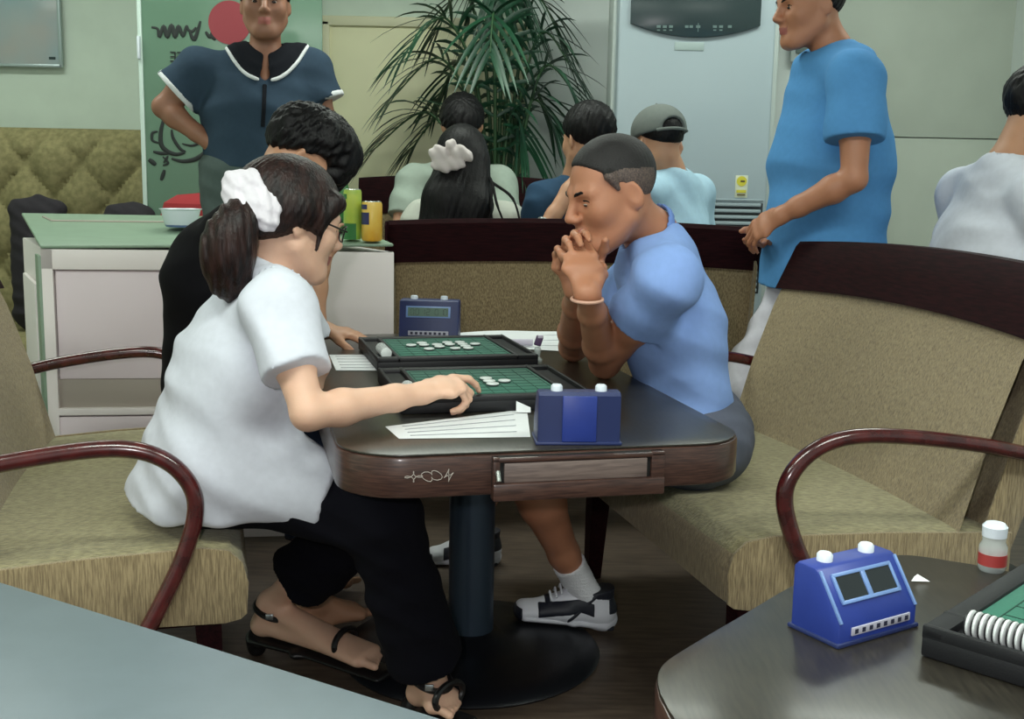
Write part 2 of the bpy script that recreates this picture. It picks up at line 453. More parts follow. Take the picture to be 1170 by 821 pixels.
# cream door with its frame
d = MB(); x0, x1 = at(374, 60, WB)[0], at(600, 60, WB)[0]; zt = at(420, 31, WB)[2]
d.box(((x0 + x1) / 2, WB - .022, zt / 2), (x1 - x0, 0.044, zt), 'cream', .004)
d.box((x0 + .0, WB - .03, zt / 2), (.04, .06, zt + .04), 'cream_trim', .006); d.box(((x0 + x1) / 2, WB - .03, zt + .02), (x1 - x0 + .04, .06, .045), 'cream_trim', .006)
d.box((x1, WB - .03, zt / 2), (.02, .06, zt), 'cream_trim', .005)
struct(d, 'door_1')
LAMPS = [(x, y) for y in (.9, 4.05) for x in (-2.0, -.3, 1.4)]
def ceiling_lamp(x, y):
    t = thing('ceiling_lamp', 'white fluorescent ceiling panel above the cafe tables', 'lamp', (x, y, 2.52), 0, 'fluorescent ceiling panels')
    MB().box((0, 0, .045), (1.26, .34, .07), 'lamp_body', .012).build('housing', t)
    MB().box((0, 0, .002), (1.18, .27, .02), 'lamp_glow', .006).build('diffuser', t)
    return t
L0 = ceiling_lamp(*LAMPS[0])
for x, y in LAMPS[1:]: dup(L0, (x, y, 2.52))
# ------------------------------------------------------------------ loveseats
def make_loveseat(W=1.06, D=.56):
    t = thing('loveseat', 'x', 'sofa')
    bow = lambda u: -0.032 * (1 - (2 * u) ** 2)          # back curves round the sitter, u in -.5...5
    s = MB()
    prof = []                                           # seat side profile (y, z), rounded front
    f = [(.0, .30), (-.004, .36), (.006, .400), (.03, .424), (.08, .432), (.30, .424), (D, .405), (D, .295), (.04, .284), (.012, .290)]
    def seat(u, v):
        k = v * (len(f)); i = int(k) % len(f); tt = k - int(k); a = f[i]; b = f[(i + 1) % len(f)]
        y, z = a[0] + (b[0] - a[0]) * tt, a[1] + (b[1] - a[1]) * tt
        e = 1 - max(0, abs(2 * u - 1) - .94) / .06 * .05
        return ((u - .5) * W, y + (.3 - y) * (1 - e) * .5, .34 + (z - .34) * e)
    s.grid(seat, 40, len(f) * 3, 'fabric_flat')
    t2 = s.bm
    for sx in (-1, 1):
        s.prism([(y, z) for y, z in f], sx * W / 2 - .004 * sx, sx * (W / 2 + .006), 'fabric', .003, axis='X')
    for fc in t2.faces:
        n = fc.normal
        fc.normal_update()
        if abs(fc.normal.z) < .6: fc.material_index = s.mi('fabric')
    s.build('seat', t)
    b = MB()
    def back(z, off):                                   # y of the backrest surface at height z
        return .50 + (z - .40) * .30 + off
    rows = [(.30, .0), (.42, .0), (.60, -.008), (.76, -.004), (.82, .004), (.835, .03), (.82, .066), (.6, .075), (.30, .075)]
    def bk(u, v):
        k = v * len(rows); i = int(k) % len(rows); tt = k - int(k); a = rows[i]; c = rows[(i + 1) % len(rows)]
        z = a[0] + (c[0] - a[0]) * tt; o = a[1] + (c[1] - a[1]) * tt
        return ((u - .5) * (W - .01), back(z, o) - bow(u - .5) - .05, z + .012 * (1 - (2 * u - 1) ** 2))
    b.grid(bk, 40, len(rows) * 3, 'fabric')
    for sx in (-1, 1):
        b.prism([(back(z, o) , z) for z, o in rows], sx * (W - .01) / 2 - .003 * sx, sx * ((W - .01) / 2 + .004), 'fabric', .002, axis='X')
    b.build('backrest', t)
    r = MB()
    q = [(.802, -.010), (.925, .006), (.938, .013), (.938, .044), (.925, .058), (.802, .082)]
    def rl(u, v):
        k = v * len(q); i = int(k) % len(q); tt = k - int(k); a = q[i]; c = q[(i + 1) % len(q)]
        z = a[0] + (c[0] - a[0]) * tt; o = a[1] + (c[1] - a[1]) * tt
        return ((u - .5) * (W + .02), back(z, o) - bow(u - .5) - .05, z + .018 * (1 - (2 * u - 1) ** 2))
    r.grid(rl, 40, len(q) * 2, 'rail_wood', smooth=False)
    for sx in (-1, 1):
        r.prism([(back(z, o), z) for z, o in q], sx * (W + .02) / 2 - .003 * sx, sx * ((W + .02) / 2 + .003), 'rail_wood', .001, axis='X')
    r.build('top_rail', t)
    for sx in (-1, 1):
        x = sx * (W / 2 + .022)
        p = spline([(x - sx * .01, .60, .565), (x, .46, .600), (x, .30, .624), (x, .20, .626), (x, .135, .602), (x, .095, .555), (x, .088, .50), (x, .112, .42), (x, .15, .34), (x, .18, .284)], 6)
        MB().tube(p, .0155, 'arm_wood', 12).build('arm', t)
    MB().box((0, .28, .275), (W - .1, D - .1, .03), 'rail_wood', .004).build('seat_frame', t)
    for sx in (-1, 1):
        for y, sp in ((.07, -.01), (D - .06, .05)):
            m = MB(); x = sx * (W / 2 - .08)
            m.prism([(x - .026, y - .024), (x + .026, y - .024), (x + .026, y + .024), (x - .026, y + .024)], 0, .27, 'rail_wood', .004)
            for v in m.bm.verts:
                k = 1 - v.co.z / .25
                v.co.x = x + (v.co.x - x) * (1 - .3 * k); v.co.y = y + (v.co.y - y) * (1 - .3 * k) + sp * k
            m.build('leg', t)
    return t
TH = R(13.6)                                            # the table group stands turned by this much
nf = zat(281, 629, .42)
th_l = R(105)
lx = V(math.cos(th_l), math.sin(th_l), 0)
sofa_l = make_loveseat(); sofa_l.location = list((nf + lx * .53) * (1, 1, 0)); sofa_l.rotation_euler.z = th_l
sofa_l['label'] = 'beige loveseat at the left with bent wooden arms, under the woman in the white blouse'
nr = zat(834, 622, .42); th_r = R(-75); rx = V(math.cos(th_r), math.sin(th_r), 0)
sofa_r = dup(sofa_l, (nr - rx * .53) * (1, 1, 0), th_r, 'beige loveseat at the right with dark top rail, behind the man in sky blue', scale=(1, 1.13, 1))
sofa_f = dup(sofa_l, (.214, 4.33, 0), R(178), 'beige loveseat seen from behind beyond the far end of the table', scale=(1.128, .91, 1.02))
sofa_b = dup(sofa_l, (-.205, 4.70, 0), 0, 'taller dark railed bench in front of the palm, mostly hidden by seated people', scale=(.88, .48, 1.16))
for s in (sofa_l, sofa_r, sofa_f, sofa_b): s['group'] = 'beige cafe loveseats with dark wooden rails'
# ------------------------------------------------------------------ the big table
TZ = .66
tc = V(-.085, 2.545, 0)
ta = V(math.cos(TH), math.sin(TH), 0); tb = V(-math.sin(TH), math.cos(TH), 0)
def tw(u, v, z=TZ): return tc + ta * u + tb * v + V(0, 0, z)
table = thing('game_table', 'dark brown rectangular cafe table on a round pedestal, two game boards on it', 'table', tc, TH)
W_, L_ = .728, 1.415
tp = MB().prism(rrect(W_, L_, .115, 10), TZ - .074, TZ - .004, 'table_edge', .006)
tp.prism(rrect(W_ - .008, L_ - .008, .111, 10), TZ - .004, TZ, 'table_top', .0015)
top = tp.build('tabletop', table)
k = MB()                                                # pale scribbled mark on the front edge
yy = -L_ / 2 - .0008
for cx_, w_, h_ in ((-.245, .030, .010), (-.215, .035, .012), (-.187, .016, .012)):
    k.tube([(cx_ + w_ / 2 * math.cos(a + .6 * math.sin(2 * a)), yy, TZ - .036 + h_ * (.55 * math.sin(a) + .4 * math.sin(3 * a + cx_ * 90))) for a in np.linspace(0, 2 * PI, 26)], .0006, 'scratch', 5)
k.build('edge_scribble', top)
dr = MB(); c0 = .035; dw = .30
dr.box((c0, -L_ / 2 + .03, TZ - .034), (dw, .075, .054), 'recess_shade', .002)  # solid dark block, its colour standing for the shadow inside the drawer recess
dr.box((c0 - dw / 2 + .006, -L_ / 2 - .003, TZ - .036), (.012, .02, .058), 'table_edge', .002).box((c0 + dw / 2 - .012, -L_ / 2 - .003, TZ - .036), (.024, .02, .058), 'table_edge', .002)
dr.box((c0, -L_ / 2 - .003, TZ - .012), (dw, .02, .008), 'table_edge', .002)
dr.box((c0, -L_ / 2 - .004, TZ - .066), (dw, .026, .030), 'table_edge', .003)
drw = dr.build('drawer', table)
MB().box((c0 - .006, -L_ / 2 - .006, TZ - .034), (dw - .05, .012, .034), 'drawer_grey', .002).build('drawer_front', drw)
MB().tube([(c0 - dw / 2 + .008, -L_ / 2 - .012, TZ - .03), (c0 - dw / 2 + .008, -L_ / 2 - .022, TZ - .045)], .004, 'can_metal', 8).build('catch', drw)
MB().lathe([(.0, .02), (.053, .02), (.053, .588), (.0, .588)], 'pole_metal', n=40).lathe([(.13, .570), (.13, .586)], 'base_metal').build('pole', table)
MB().lathe([(.30, 0), (.305, .006), (.298, .014), (.24, .024), (.14, .036), (.075, .046), (.06, .058), (0, .058)], 'base_metal', n=56).build('pedestal_base', table)
# ------------------------------------------------------------------ foreground tables
gt = thing('side_table', 'pale grey laminate table corner in the lower left foreground', 'table', (-.62, .62, 0))
e0 = zat(16, 669, TZ); e1 = zat(475, 811, TZ); ed = nrm(e1 - e0); en = V(-ed[1], ed[0], 0)
q0, q1 = e0 - ed * .35, e1 + ed * .12
pl = [q0, q1, q1 - en * .55, q0 - en * .55]
m = MB().prism([tuple(p[:2]) for p in pl], TZ - .028, TZ - .003, 'grey_edge', .004).prism([tuple((p + (sum(pl) / 4 - p) * .004)[:2]) for p in pl], TZ - .004, TZ, 'grey_laminate', .001)
part(m, 'tabletop', gt)
cg = sum(pl) / 4
part(MB().lathe([(.26, 0), (.26, .012), (.05, .03), (.04, .05), (.04, TZ - .03), (.1, TZ - .028)], 'base_metal', c=(cg[0], cg[1], 0)), 'pedestal', gt)
# right foreground table: rounded rectangle
ft_c = zat(1040, 760, TZ) + V(.085, -.12, 0)
f_ang = R(-28)
ft = thing('corner_table', 'dark round-cornered table in the lower right foreground with a blue clock', 'table', (0, 0, 0))
pts = [zat(x, y, TZ)[:2] for x, y in ((752, 792), (749, 774), (757, 757), (790, 735), (850, 700), (905, 668), (960, 645), (1005, 635), (1040, 633), (1090, 640), (1139, 649), (1250, 676))]
pts += [zat(1300, 760, TZ)[:2], zat(1240, 1000, TZ)[:2], zat(950, 960, TZ)[:2], zat(790, 845, TZ)[:2]]
sm = [p for p in spline([V(*p, 0) for p in pts + [pts[0]]], 4)][:-1]
cf = sum(sm) / len(sm)
m = MB().prism([tuple(p[:2]) for p in sm][::-1], TZ - .06, TZ - .004, 'table_edge', .005).prism([tuple((cf + (p - cf) * .992)[:2]) for p in sm][::-1], TZ - .005, TZ, 'table_top', .0015)
part(m, 'tabletop', ft)
part(MB().lathe([(.24, 0), (.24, .012), (.07, .035), (.045, .05), (.045, TZ - .06), (.1, TZ - .058)], 'base_metal', c=(cf[0], cf[1], 0)), 'pedestal', ft)
# ------------------------------------------------------------------ clocks
def make_clock(body_mat):
    t = thing('game_clock', 'x', 'clock')
    W, H, D = .150, .092, .080
    prof = [(-D / 2, 0), (D / 2, 0), (D / 2, H - .006), (D / 2 - .006, H), (.006, H), (0.0, H - .003), (-D / 2, .030)]
    body = MB().prism(prof, -W / 2, W / 2, body_mat, .004, axis='X').build('body', t)
    MB().box((0, D / 2 + .001, .046), (.062, .006, .080), 'clock_blue', .002).build('back_panel', body)
    MB().box((0, 0, .003), (W + .006, D + .006, .006), 'clock_navy', .002).build('foot', t)
    for sx in (-1, 1):
        MB().lathe([(0, H - .004), (.0105, H - .004), (.0105, H + .008), (.008, H + .011), (0, H + .011)], 'button_white', c=(sx * .040, .02, 0), n=20).build('button', t)
    sl = math.atan2(H - .033, D / 2)                      # slope of the front
    rot = Matrix.Rotation(sl - PI / 2, 3, 'X') ; rot = Matrix.Rotation(sl, 3, 'X')
    n = Vector((0, -math.sin(sl), math.cos(sl))); up = Vector((0, math.cos(sl), math.sin(sl))); base = Vector((0, -D / 2, .030))
    ln = math.hypot(H - .033, D / 2)
    def on(u, v, o): return base + up * (v * ln) + n * o + Vector((u, 0, 0))
    fr = MB()
    for u, v, w, h in ((0, .86, .112, .005), (0, .36, .112, .005), (-.054, .61, .005, .036), (.054, .61, .005, .036), (0, .61, .008, .032)):
        fr.box(on(u, v, .001), (w, h, .004), 'clock_frame', .001, rot)
    fr.build('screen_frame', t)
    for sx in (-1, 1):
        sc = MB().box(on(sx * .029, .61, .0005), (.048, .032, .002), 'lcd_dark', 0, rot).build('screen', t)
    g = MB()
    for sx in (-1, 1): g.box(on(sx * .071, .5, .001), (.004, ln * .98, .004), 'clock_frame', .001, rot)
    g.bm.free()
    for sx in (-1, 1): MB().box(on(sx * .071, .5, .001), (.004, ln * .98, .004), 'clock_frame', .001, rot).build('edge_strip', t)
    ks = MB().box((0.004, -D / 2 - .0006, .018), (.112, .003, .011), 'key_strip', .001).build('key_strip', t)
    km = MB()
    for i in range(8): km.box((.004 - .048 + i * .0137, -D / 2 - .0022, .018), (.006, .001, .006), 'key_dark', 0)
    km.build('key_mark', ks)
    return t
clk = make_clock('clock_blue')
p = (zat(958, 742, TZ) + zat(1055, 714, TZ)) / 2; fd = nrm(zat(1055, 714, TZ) - zat(958, 742, TZ))
ang = math.atan2(fd[1], fd[0]); bk_ = V(-fd[1], fd[0], 0)
clk.location = list(zat(958, 742, TZ) + fd * .0585 + bk_ * .034); clk.rotation_euler.z = ang; clk.scale = (.765, .8, .775)
clk['label'] = 'bright blue game clock with two dark screens on the right foreground table'
p = (zat(612, 510, TZ) + zat(707, 509, TZ)) / 2
clk2 = make_clock('clock_navy'); clk2.location = list(p + V(0, .045, 0)); clk2.rotation_euler.z = R(184); clk2.scale = (.95, .95, .99); clk2['label'] = 'navy game clock seen from behind near the front edge of the big table'
# the far clock shows one long screen with digits
clk3 = thing('game_clock', 'navy game clock facing the camera beyond the far board', 'clock', zat(490, 387, TZ) + V(0, .03, 0), R(-3))
b3 = MB().prism([(-.035, 0), (.035, 0), (.035, .10), (.028, .106), (-.008, .106), (-.014, .103), (-.028, .03)], -.083, .083, 'clock_navy', .005, axis='X').build('body', clk3)
for sx in (-1, 1): MB().lathe([(0, .104), (.010, .104), (.010, .113), (.008, .116), (0, .116)], 'button_white', c=(sx * .042 - .003, .01, 0), n=20).build('button', clk3)
s3 = math.atan2(.073, .014); r3 = Matrix.Rotation(s3, 3, 'X'); n3 = Vector((0, -math.sin(s3), math.cos(s3))); u3 = Vector((0, math.cos(s3), math.sin(s3)))
def on3(u, v, o): return Vector((u, -.028, .03)) + u3 * v + n3 * o
f3 = MB().box(on3(-.002, .044, .001), (.124, .032, .003), 'clock_frame', .001, r3).build('screen_frame', clk3)
sc3 = MB().box(on3(-.002, .044, .003), (.112, .024, .001), 'lcd', 0, r3).build('screen', f3)
SEG = {'0': 'abcdef', '1': 'bc', '2': 'abged', '3': 'abgcd', '4': 'fgbc', '5': 'afgcd'}
dg_ = MB()
def digit(ch, u):
    for sname, (du, dv, w, h) in dict(a=(0, .008, .008, .0013), g=(0, 0, .008, .0013), d=(0, -.008, .008, .0013), f=(-.0045, .004, .0013, .007), b=(.0045, .004, .0013, .007), e=(-.0045, -.004, .0013, .007), c=(.0045, -.004, .0013, .007)).items():
        if sname in SEG[ch]: dg_.box(on3(u + du, .044 + dv, .0037), (w, h, .0006), 'lcd_digit', 0, r3)
for ch, u in zip('0012', (-.046, -.032, -.016, -.002)): digit(ch, u)
for ch, u in zip('010', (.022, .036, .046)): digit(ch, u)
dg_.build('digits', clk3)
k3 = MB().box((.0, -.0345, .016), (.112, .003, .013), 'key_strip', .001).build('key_strip', clk3)
km = MB()
for i in range(8): km.box((-.046 + i * .013, -.0362, .016), (.007, .001, .007), 'key_dark', 0)
km.build('key_mark', k3)
for c_ in (clk, clk2, clk3): c_['group'] = 'blue game clocks'
# ------------------------------------------------------------------ boards and discs
BW, BD, BH = .385, .345, .030
def make_board():
    t = thing('game_board', 'x', 'game board')
    m = MB()
    m.box((0, 0, BH * .4), (BW, BD, BH * .8), 'board_black', .004)
    for sx in (-1, 1):
        m.box((sx * (BW / 2 - .004), 0, BH * .85), (.008, BD, BH * .5), 'board_black', .003)
        m.box((sx * .1415, 0, BH * .85), (.010, BD, BH * .5), 'board_black', .003)
    for sy in (-1, 1): m.box((0, sy * (BD / 2 - .012), BH * .85), (BW, .024, BH * .45), 'board_black', .004)
    m.build('frame', t)
    MB().box((0, 0, BH * .85), (.278, .30, .006), 'board_green', .001).build('felt', t)
    l = MB()
    for i in range(9):
        k = -.13 + i * .0325
        l.box((k, 0, BH * .85 + .0033), (.0012, .262, .0006), 'board_line'); l.box((0, k, BH * .85 + .0033), (.262, .0012, .0006), 'board_line')
    l.build('grid_lines', t)
    return t
def board_pose(px, py, deg): return zat(px, py, TZ), R(deg)
bp1, ba1 = board_pose(549, 451, 14.0); bp2, ba2 = board_pose(508, 409, 15.0)
brd1 = make_board(); brd1.location = list(bp1); brd1.rotation_euler.z = ba1
brd1['label'] = 'green felt game board near the woman\'s hand with only a few discs'; brd1['group'] = 'green felt game boards'
brd2 = dup(brd1, bp2, ba2, 'green felt game board in front of the navy clock with a row of discs')
bp3 = zat(1163, 737, TZ) + V(.025, -.035, 0)
A3 = zat(1052, 727, TZ + .02); e13 = nrm((zat(1140, 671, TZ + .02) - A3) * V(1, 1, 0)); y3 = V(-e13[1], e13[0], 0)
bp3 = (A3 + e13 * BW / 2 - y3 * BD / 2) * V(1, 1, 0) + V(0, 0, TZ)
brd3 = dup(brd1, bp3, math.atan2(e13[1], e13[0]), 'green felt game board on the right foreground table')
def make_disc():
    t = thing('game_disc', 'x', 'game disc')
    MB().lathe([(0, .002), (.0125, .002), (.0130, .003), (.0130, .0042), (.012, .005), (0, .005)], 'disc_white', n=20).build('white_face', t)
    MB().lathe([(0, 0), (.012, 0), (.013, .0008), (.013, .002), (0, .002)], 'disc_black', n=20).build('black_face', t)
    return t
disc0 = make_disc(); first = [True]
def loc_on(bp, ba, u, v, z): 
    return V(*bp) + V(u * math.cos(ba) - v * math.sin(ba), u * math.sin(ba) + v * math.cos(ba), z)
def disc(p, label, group, rot=(0, 0, 0)):
    if first[0]: o = disc0; first[0] = False; o.location = [float(x) for x in p]
    else: o = dup(disc0, p)
    o.rotation_euler = rot; o['label'] = label; o['group'] = group
zt_ = BH * .85 + .0036
for i, j in ((4, 2), (4, 3), (5, 3), (4, 4)):
    u, v = -.13 + .0325 * (i + .5) - .002, -.13 + .0325 * (j + .5)
    disc(loc_on(bp1, ba1, u, v, zt_), 'white disc lying face up on the nearer green board by the fingers', 'white discs on the nearer board')
for i, j in ((2, 5), (4, 5), (5, 5), (1, 4), (2, 4), (3, 4), (4, 4), (5, 4), (6, 4), (3, 3), (5, 3), (2, 2), (4, 2), (5, 2)):
    u, v = -.13 + .0325 * (i + .5), -.13 + .0325 * (j + .5)
    disc(loc_on(bp2, ba2, u, v, zt_), 'white disc among the rows on the farther green board', 'white discs on the farther board')
for bp, ba, nm, n in ((bp1, ba1, 'nearer', 9), (bp2, ba2, 'farther', 14)):
    for i in range(n):
        disc(loc_on(bp, ba, -.166, -.13 + i * .0062, BH * .8 + .013), 'disc standing on edge in the left tray of the %s board' % nm, 'discs stored in the %s board' % nm, (PI / 2, 0, ba))
b3a = brd3.rotation_euler.z; b3p = V(*brd3.location)
for i in range(12):
    u = -.166; v = .139 - i * .0066
    disc(loc_on(b3p, b3a, u, v, BH * .8 + .013), 'disc standing on edge in the tray of the right foreground board', 'discs stored in the right foreground board', (PI / 2, 0, b3a))
# ------------------------------------------------------------------ papers and small things
def sheet(name, label, corners, z, curl=0.0, ink=0, m='paper'):
    P = [zat(x, y, z) for x, y in corners]; c = sum(P) / 4
    t = thing(name, label, 'paper', c)
    s = MB()
    def f(u, v):
        p = (P[0] * (1 - u) + P[1] * u) * (1 - v) + (P[3] * (1 - u) + P[2] * u) * v
        return Vector([float(x) for x in (p - c + V(0, 0, curl * (math.sin(u * 5) * .5 + .5) * (.3 + v)))])
    s.grid(f, 12, 8, m)
    pp = s.build('page', t)
    if ink:
        k = MB()
        for i in range(ink):
            v = (i + .8) / (ink + .6)
            a = (P[0] * (1 - .1) + P[1] * .1) * (1 - v) + (P[3] * .9 + P[2] * .1) * v; b = (P[0] * .1 + P[1] * .9) * (1 - v) + (P[3] * .1 + P[2] * .9) * v
            k.tube([a - c + V(0, 0, .0012), b - c + V(0, 0, .0012)], .0007, 'paper_ink', 4)
        k.build('ruled_lines', pp)
    return t
sheet('score_sheet', 'white score sheet under the woman\'s hand at the front of the table', ((456, 501), (606, 499), (602, 467), (440, 487)), TZ + .001, 0, 4)
sheet('score_sheet', 'white score sheet left of the farther board', ((384, 423), (452, 423), (436, 405), (376, 405)), TZ + .001, 0, 5)
sheet('score_sheet', 'large crumpled white sheet at the far end of the table', ((556, 398), (652, 401), (650, 378), (520, 382)), TZ + .001, .006, 3)
t = thing('marker_pen', 'white marker pen lying on the crumpled sheet at the table\'s far end', 'pen', (0, 0, 0))
a, b = zat(569, 391, TZ + .014), zat(615, 391, TZ + .014)
t.location = list((a + b) / 2 * V(1, 1, 0) + V(0, 0, TZ + .006)); dd = (b - a) / 2
MB().tube([-dd + V(0, 0, .008), dd * .72 + V(0, 0, .008)], .009, 'tape', 14).build('barrel', t)
MB().tube([-dd * 1.12 + V(0, 0, .008), -dd + V(0, 0, .008)], [.005, .008], 'purple', 12).build('cap', t)
pc = zat(614, 413, TZ)
t = thing('game_charm', 'small clear and purple charm standing right of the farther board', 'charm', pc)
MB().lathe([(0, 0), (.012, 0), (.012, .006), (.006, .012), (.009, .03), (.007, .036), (0, .038)], 'plastic_clear', n=16).build('base', t)
MB().box((.002, 0, .052), (.018, .006, .026), 'purple', .003, Matrix.Rotation(.3, 3, 'Y')).box((.006, 0, .062), (.014, .007, .008), 'tape', .002).build('tag', t)
c3 = zat(598, 471, TZ + .002)
t = thing('paper_slip', 'small folded white slip leaning at the front of the nearer board', 'paper', c3)
MB().grid(lambda u, v: Vector(((u - .5) * .028, v * .020 - .004, .001 + (1 - u) * .012 * v + .006 * v)), 4, 4, 'paper').build('page', t)
c4 = zat(1049, 662, TZ)
t = thing('paper_scrap', 'tiny white paper scrap behind the bright blue clock', 'paper', c4)
MB().grid(lambda u, v: Vector(((u - .5) * .018 * (1.2 - v), (v - .5) * .016, .001 + .003 * u * v)), 3, 3, 'paper').build('page', t)
# clear bottle at the right picture edge
c5 = zat(1128, 647, TZ) + V(0, -.012, 0)
t = thing('plastic_bottle', 'small clear bottle on the far rim of the right foreground table', 'bottle', c5)
MB().lathe([(0, 0), (.014, 0), (.016, .004), (.016, .03), (.013, .036), (.014, .044)], 'plastic_clear', n=20).build('bottle_body', t)
MB().lathe([(0, .044), (.014, .042), (.0145, .054), (.011, .058), (0, .058)], 'bowl_white', n=20).build('cap', t)
MB().lathe([(.0163, .008), (.0163, .022)], 'cap_red', n=20).build('label_band', t)
# ------------------------------------------------------------------ counter
fl, fr_ = at(46, 280, 3.27), at(450, 278, 3.42)
zc = fl[2]
bl = at(24.5, 243, 3.80); br = V(-.62, 3.86, bl[2])
ctr = thing('display_counter', 'white display counter with green top, behind the seated women', 'counter', (-.85, 3.5, 0))
def quadz(z0, pts, m, bev=.004, mb=None): return (mb or MB()).prism([tuple(p[:2]) for p in pts], z0[0], z0[1], m, bev)
P0, P1, P2, P3 = [p * V(1, 1, 0) for p in (fl, fr_, br, bl)]
fx = nrm(P1 - P0); fnv = V(fx[1], -fx[0], 0)            # outward normal of the front
cb = MB(); quadz((0, zc - .012), [P0 + fnv * -.03, P1 + fnv * -.03, P2, P3], 'counter_white', .003, cb)
part(cb, 'carcass', ctr)
tp = MB(); tq = []
t_ = bmesh.new()
lo_ = [t_.verts.new(Vector([float(x) for x in (p[0], p[1], z - .010)])) for p, z in ((P0, zc), (P1, fr_[2]), (P2, bl[2]), (P3, bl[2]))]
hi_ = [t_.verts.new(v.co + Vector((0, 0, .010))) for v in lo_]
t_.faces.new(lo_[::-1]); t_.faces.new(hi_)
for i in range(4): t_.faces.new((lo_[i], lo_[(i + 1) % 4], hi_[(i + 1) % 4], hi_[i]))
bmesh.ops.bevel(t_, geom=t_.edges[:], offset=.004, segments=2, profile=.5, affect='EDGES')
tp.merge(t_, 'counter_green'); tpo = part(tp, 'countertop', ctr)
def ctop(u, v, dz=0.0):                                   # point on the sloping top
    p = (P0 * (1 - u) + P1 * u) * (1 - v) + (P3 * (1 - u) + P2 * u) * v
    z = (zc * (1 - u) + fr_[2] * u) * (1 - v) + bl[2] * v
    return V(p[0], p[1], z + dz)
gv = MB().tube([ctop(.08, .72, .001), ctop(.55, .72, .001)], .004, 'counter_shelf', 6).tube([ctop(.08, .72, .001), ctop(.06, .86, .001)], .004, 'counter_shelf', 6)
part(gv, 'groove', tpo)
wl = np.linalg.norm(P1 - P0)
def fbox(u0, u1, z0, z1, out, m, th=.02, bev=.002, mb=None):
    mb = mb or MB(); a = P0 + fx * (u0 * wl); b = P0 + fx * (u1 * wl)
    q = [a + fnv * out, b + fnv * out, b + fnv * (out - th), a + fnv * (out - th)]
    return mb.prism([tuple(p[:2]) for p in q], z0, z1, m, bev)
zz = lambda y: at(60, y, 3.27)[2]
part(fbox(0, 1, zz(308), zc - .011, .0, 'counter_white', .04), 'fascia', ctr)
part(fbox(.035, .985, zz(434), zz(309), -.012, 'counter_panel', .015), 'back_panel', ctr)
post = fbox(0, .03, 0, zc - .011, .0, 'counter_white', .04); part(post, 'post', ctr)
part(fbox(.985, 1, 0, zc - .011, .0, 'counter_white', .04), 'post', ctr)
part(fbox(.60, 1, zz(434), zc - .011, .003, 'counter_white', .02), 'end_panel', ctr)
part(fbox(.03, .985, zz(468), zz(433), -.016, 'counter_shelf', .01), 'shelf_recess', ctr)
part(fbox(.03, .985, zz(475), zz(467), .0, 'counter_white', .04), 'shelf_lip', ctr)
part(fbox(.03, .985, .0, zz(477), -.004, 'counter_panel', .02), 'lower_panel', ctr)
sd = nrm(P3 - P0); sn = V(-sd[1], sd[0], 0)
sq = [P0 + sd * .10 + sn * .012, P0 + sd * .50 + sn * .012, P0 + sd * .50, P0 + sd * .10]
part(MB().prism([tuple(p[:2]) for p in sq], .05, zc - .12, 'counter_white', .003), 'side_panel', ctr)
sq = [P0 + sd * .0 + sn * .008, P0 + sd * .09 + sn * .008, P0 + sd * .09, P0]
part(MB().prism([tuple(p[:2]) for p in sq], .0, zc - .03, 'counter_green', .002), 'corner_strip', ctr)
# bowl, cans and bottle on the counter
def on_counter(px, py, Y):
    p = at(px, py, Y); return p
slope = math.atan2(bl[2] - zc, .5)
# find (u,v) on the top under a pixel
def top_pix(px, py):
    best = None
    r = np.array(ray(px, py)); n = np.cross(ctop(1, 0) - ctop(0, 0), ctop(0, 1) - ctop(0, 0)); o = V(0, 0, CAM_H)
    t = ((ctop(0, 0) - o) @ n) / (r @ n); return o + r * t
bw = top_pix(207, 262) + V(0, 0, .008)
t = thing('ashtray_bowl', 'white and blue bowl on the counter behind the black-shirted person', 'bowl', bw)
MB().lathe([(0, .004), (.046, .004), (.050, .010), (.060, .052), (.066, .056), (.062, .056), (.055, .05), (.045, .012), (0, .012)], 'bowl_white', n=36).build('bowl', t)
MB().lathe([(0, 0), (.045, 0), (.049, .007), (0, .007)], 'bowl_blue', n=30).build('foot_ring', t)
def can(name, label, px, py, r, h, m, sub, band):
    p = top_pix(px, py) + V(0, 0, .005); t = thing(name, label, 'drink can', p)
    MB().lathe([(0, 0), (r * .86, 0), (r, .006), (r, h - .010), (r * .9, h - .002)], m, n=28).build('can_body', t)
    MB().lathe([(r * .9, h - .002), (r * .88, h), (r * .82, h - .003), (0, h - .003)], 'can_metal', n=28).build('lid', t)
    k = MB()
    for z0, z1, a0, a1 in band:
        k.grid(lambda u, v: Vector(((r + .0006) * math.cos(R(a0 + (a1 - a0) * u)), (r + .0006) * math.sin(R(a0 + (a1 - a0) * u)), h * (z0 + (z1 - z0) * v))), 12, 2, sub)
    k.build('printed_label', t); return t
can('drink_can', 'orange yellow drink can with a blue label, at the counter\'s right end', 425, 277, .031, .118, 'can_orange', 'can_blue', [(.42, .72, 175, 262), (.80, .92, 190, 250)])
can('drink_can', 'tall yellow green drink can standing left of the orange can', 403, 275, .027, .150, 'can_green', 'can_green2', [(.0, .32, 180, 300), (.8, .9, 205, 240)])
p = top_pix(390, 270)
t = thing('glass_bottle', 'pale green bottle behind the two drink cans', 'bottle', p + V(0, .06, .012))
MB().lathe([(0, 0), (.026, 0), (.028, .006), (.028, .10), (.014, .14), (.012, .165)], 'can_green2', n=22).build('bottle_body', t)
MB().lathe([(0, .164), (.0135, .164), (.0135, .182), (0, .184)], 'bowl_white', n=18).build('cap', t)
